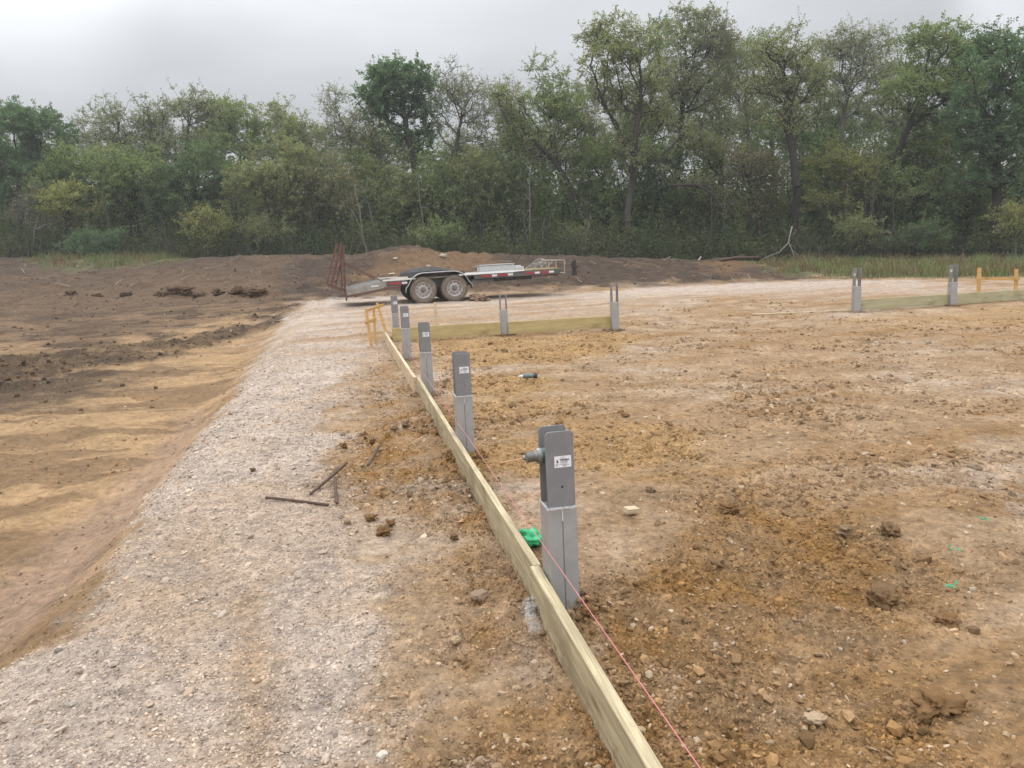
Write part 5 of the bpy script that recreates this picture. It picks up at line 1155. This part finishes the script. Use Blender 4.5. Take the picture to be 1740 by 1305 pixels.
def brush():
    rng = np.random.default_rng(44); n = 110000
    px = rng.uniform(-420, 2150, n); Dn = np.interp(px, [-300, 0, 400, 870, 1300, 1740, 2150], [50, 48.5, 46, 44, 42, 39.5, 38.5]); D = Dn + rng.uniform(-.8, 3.5, n); x = (px - 870) / F * D
    zb = hbase(x, D); t = fbm(x * .5, D * .5, 19, 3); top = np.clip(1.15 + 2.2 * t + .8 * fbm(x * 1.7, D, 119, 2), .25, 3.8)
    z = zb + rng.random(n) ** 1.1 * top; keep = (px < 1320) | (z - zb > .7)
    P_ = np.stack([x, D, z], 1)[keep]
    V, T = leaves(P_, .16, rng, .6); hue = fbm(x[keep] * .3, D[keep] * .3, 23, 2)[:, None]
    c = np.array([.105, .125, .058]) * rng.uniform(.6, 1.5, (len(P_), 1)) + np.clip(hue, -.8, .8) * np.array([.030, .012, .010])
    o = np_mesh('undergrowth', V, T, 'leaf', np.repeat(np.clip(c, .012, .2), 4, 0)); tag(o, 'low dusty brush tangled along the foot of the trees', 'undergrowth', kind='stuff')
    n = 1500; px = rng.uniform(-300, 2000, n); D = np.interp(px, [-300, 0, 400, 870, 1300, 1740, 2150], [49, 47.5, 45, 43, 41.5, 39.5, 38.5]) + rng.uniform(-.6, 2, n); x = (px - 870) / F * D; zb = hbase(x, D)
    h = rng.uniform(.5, 2.2, n); a = rng.normal(0, .6, (n, 2)); E0 = np.stack([x, D, zb], 1); E1 = E0 + np.stack([a[:, 0] * h, a[:, 1] * h, h], 1)
    V, Q = tubes(E0, E1, np.full(n, .012), np.full(n, .005), 3); c = np.array([.12, .105, .085]) * rng.uniform(.4, 1.2, (n, 1))
    o = np_mesh('brush_stems', V, Q, 'bark', np.repeat(c, 6, 0)); tag(o, 'thin grey brush stems along the foot of the trees', 'undergrowth', kind='stuff')
brush()
def grass(name, poly, n, hgt, colr, seed, label, poly2=None):
    rng = np.random.default_rng(seed); xs = [p[0] for p in poly]; ys = [p[1] for p in poly]
    x = rng.uniform(min(xs) - .5, max(xs), n); y = rng.uniform(min(ys) - .6, max(ys) + 2.0, n); d = sdf(poly, x, y) + .8 * fbm(x * .8, y * .8, 3, 3)
    k = (d > -.5); x, y, d = x[k], y[k], d[k]; n = len(x); z = hbase(x, y); tuft = np.clip(.65 + .8 * fbm(x * .7, y * .7, 29, 3), .15, 1.6)
    h = hgt * tuft * rng.uniform(.5, 1.25, n) * S(-.6, 1.0, d); a = rng.uniform(0, 2 * PI, n); w = .014; bend = rng.uniform(.1, 1.0, n) * h
    dx, dy = np.cos(a), np.sin(a); P0 = np.stack([x, y, z], 1); s = np.stack([-dy, dx, 0 * dx], 1) * w; u = np.stack([dx, dy, 0 * dx], 1)
    V = np.stack([P0 - s, P0 + s, P0 + s * .7 + u * (bend * .35)[:, None] + np.array([0, 0, 1]) * (h * .6)[:, None], P0 - s * .7 + u * (bend * .35)[:, None] + np.array([0, 0, 1]) * (h * .6)[:, None], P0 + u * bend[:, None] + np.array([0, 0, 1]) * h[:, None]], 1).reshape(-1, 3)
    i = np.arange(n)[:, None] * 5; T = np.concatenate([i + np.array([[0, 1, 2]]), i + np.array([[0, 2, 3]]), i + np.array([[3, 2, 4]])])
    m_ = fbm(x * .55, y * .55, 33, 3)[:, None] * 1.4; c = np.array(colr) * rng.uniform(.7, 1.3, (n, 1)); c = np.where(m_ + rng.normal(0, .2, (n, 1)) > .0, c, np.array([.19, .135, .085]) * rng.uniform(.6, 1.2, (n, 1)))
    o = np_mesh(name, V, T, 'grass', np.repeat(c, 5, 0)); tag(o, label, 'grass', kind='stuff')
grass('grass', POLY['grass_r'], 70000, .46, (.155, .18, .075), 1, 'tall green and straw coloured grass in front of the right-hand trees')
grass('grass', POLY['grass_l'], 16000, .50, (.13, .15, .06), 2, 'ragged pale green grass along the back of the left field')

# ------------------------------------------------------------------ damp air
hm = bpy.data.materials.new('damp_air'); hm.use_nodes = True; hnt = hm.node_tree; hnt.nodes.clear()
ho = hnt.nodes.new('ShaderNodeOutputMaterial'); hv = hnt.nodes.new('ShaderNodeVolumePrincipled'); hv.inputs['Density'].default_value = HAZE; hv.inputs['Color'].default_value = (.93, .97, 1, 1); hv.inputs['Anisotropy'].default_value = .2
hnt.links.new(hv.outputs[0], ho.inputs['Volume'])
hz = MB().box((0, 0, 9), (1500, 1500, 26)).build('haze', hm); tag(hz, kind='stuff', label='thin damp haze hanging in front of the far trees', cat='haze')

# ------------------------------------------------------------------ world and sun
w = bpy.data.worlds.new('World'); scene.world = w; w.use_nodes = True; nt = w.node_tree; L = nt.links
for n in list(nt.nodes): nt.nodes.remove(n)
SEL, SAZ = rad(52), rad(-28)          # sun behind the cloud, ahead and to the left
out = N(nt, 'ShaderNodeOutputWorld'); bg1 = N(nt, 'ShaderNodeBackground', i_Strength=.10); bg2 = N(nt, 'ShaderNodeBackground', i_Strength=1.0)
sky = N(nt, 'ShaderNodeTexSky', sky_type='NISHITA', sun_disc=False, sun_elevation=SEL, sun_rotation=SAZ); L.new(sky.outputs[0], bg1.inputs['Color'])
tc = N(nt, 'ShaderNodeTexCoord'); sx = N(nt, 'ShaderNodeSeparateXYZ'); L.new(tc.outputs['Generated'], sx.inputs[0])
def MM(op, a, b=0.0, c=None, clamp=False):
    n = N(nt, 'ShaderNodeMath', operation=op, use_clamp=clamp)
    for i, q in enumerate((a, b) if c is None else (a, b, c)):
        if isinstance(q, (int, float)): n.inputs[i].default_value = q
        else: L.new(q, n.inputs[i])
    return n.outputs[0]
el = MM('MAXIMUM', sx.outputs[2], 0.0)
lum = MM('ADD', .43, MM('MULTIPLY', MM('POWER', el, 1.5), 1.75))
mp = N(nt, 'ShaderNodeMapping'); mp.inputs['Scale'].default_value = (1.6, 1.6, 4.5); L.new(tc.outputs['Generated'], mp.inputs['Vector'])
nz = N(nt, 'ShaderNodeTexNoise', i_Scale=1.5, i_Detail=3.0, i_Roughness=.45); L.new(mp.outputs[0], nz.inputs['Vector'])
lum = MM('MULTIPLY', lum, MM('ADD', .55, MM('MULTIPLY', nz.outputs['Fac'], .84)))
bk = N(nt, 'ShaderNodeMapRange', interpolation_type='SMOOTHSTEP'); bk.inputs['From Min'].default_value = .25; bk.inputs['From Max'].default_value = -.6; bk.inputs['To Max'].default_value = .75; L.new(sx.outputs[1], bk.inputs['Value'])
lum = MM('MULTIPLY', lum, MM('ADD', 1.0, bk.outputs[0]))     # sky brightened behind the camera as fill on faces turned to it
def glow(px, py, c0, amt):
    global lum
    v = ray(px, py); v = v / np.linalg.norm(v); dp = N(nt, 'ShaderNodeVectorMath', operation='DOT_PRODUCT'); L.new(tc.outputs['Generated'], dp.inputs[0]); dp.inputs[1].default_value = tuple(v)
    mr = N(nt, 'ShaderNodeMapRange', interpolation_type='SMOOTHERSTEP'); mr.inputs['From Min'].default_value = c0; mr.inputs['From Max'].default_value = 1.0; mr.inputs['To Max'].default_value = amt; L.new(dp.outputs['Value'], mr.inputs['Value'])
    lum = MM('ADD', lum, MM('MULTIPLY', mr.outputs[0], MM('ADD', .4, nz.outputs['Fac'])))
glow(-30, -70, .984, .30); glow(1810, -20, .993, .40); glow(200, -1200, .8, .6)
cc = N(nt, 'ShaderNodeVectorMath', operation='SCALE'); cc.inputs[0].default_value = (.968, .982, 1.010); L.new(lum, cc.inputs['Scale']); L.new(cc.outputs[0], bg2.inputs['Color'])
ms = N(nt, 'ShaderNodeMixShader', i_Fac=.93); L.new(bg1.outputs[0], ms.inputs[1]); L.new(bg2.outputs[0], ms.inputs[2]); L.new(ms.outputs[0], out.inputs['Surface'])
sd = bpy.data.lights.new('sun', 'SUN'); sd.energy = .95; sd.angle = rad(22); sd.color = (1, .96, .90); so_ = bpy.data.objects.new('sun', sd); col.objects.link(so_)
dv = Vector((math.sin(SAZ) * math.cos(SEL), math.cos(SAZ) * math.cos(SEL), math.sin(SEL))); so_.rotation_euler = dv.to_track_quat('Z', 'Y').to_euler()
scene.view_settings.view_transform = 'Standard'; scene.view_settings.look = 'None'; scene.view_settings.exposure = 0.1; scene.view_settings.gamma = 1
scene.cycles.max_bounces = 6; scene.cycles.diffuse_bounces = 4; scene.cycles.transmission_bounces = 4; scene.cycles.volume_bounces = 0; scene.cycles.use_denoising = True
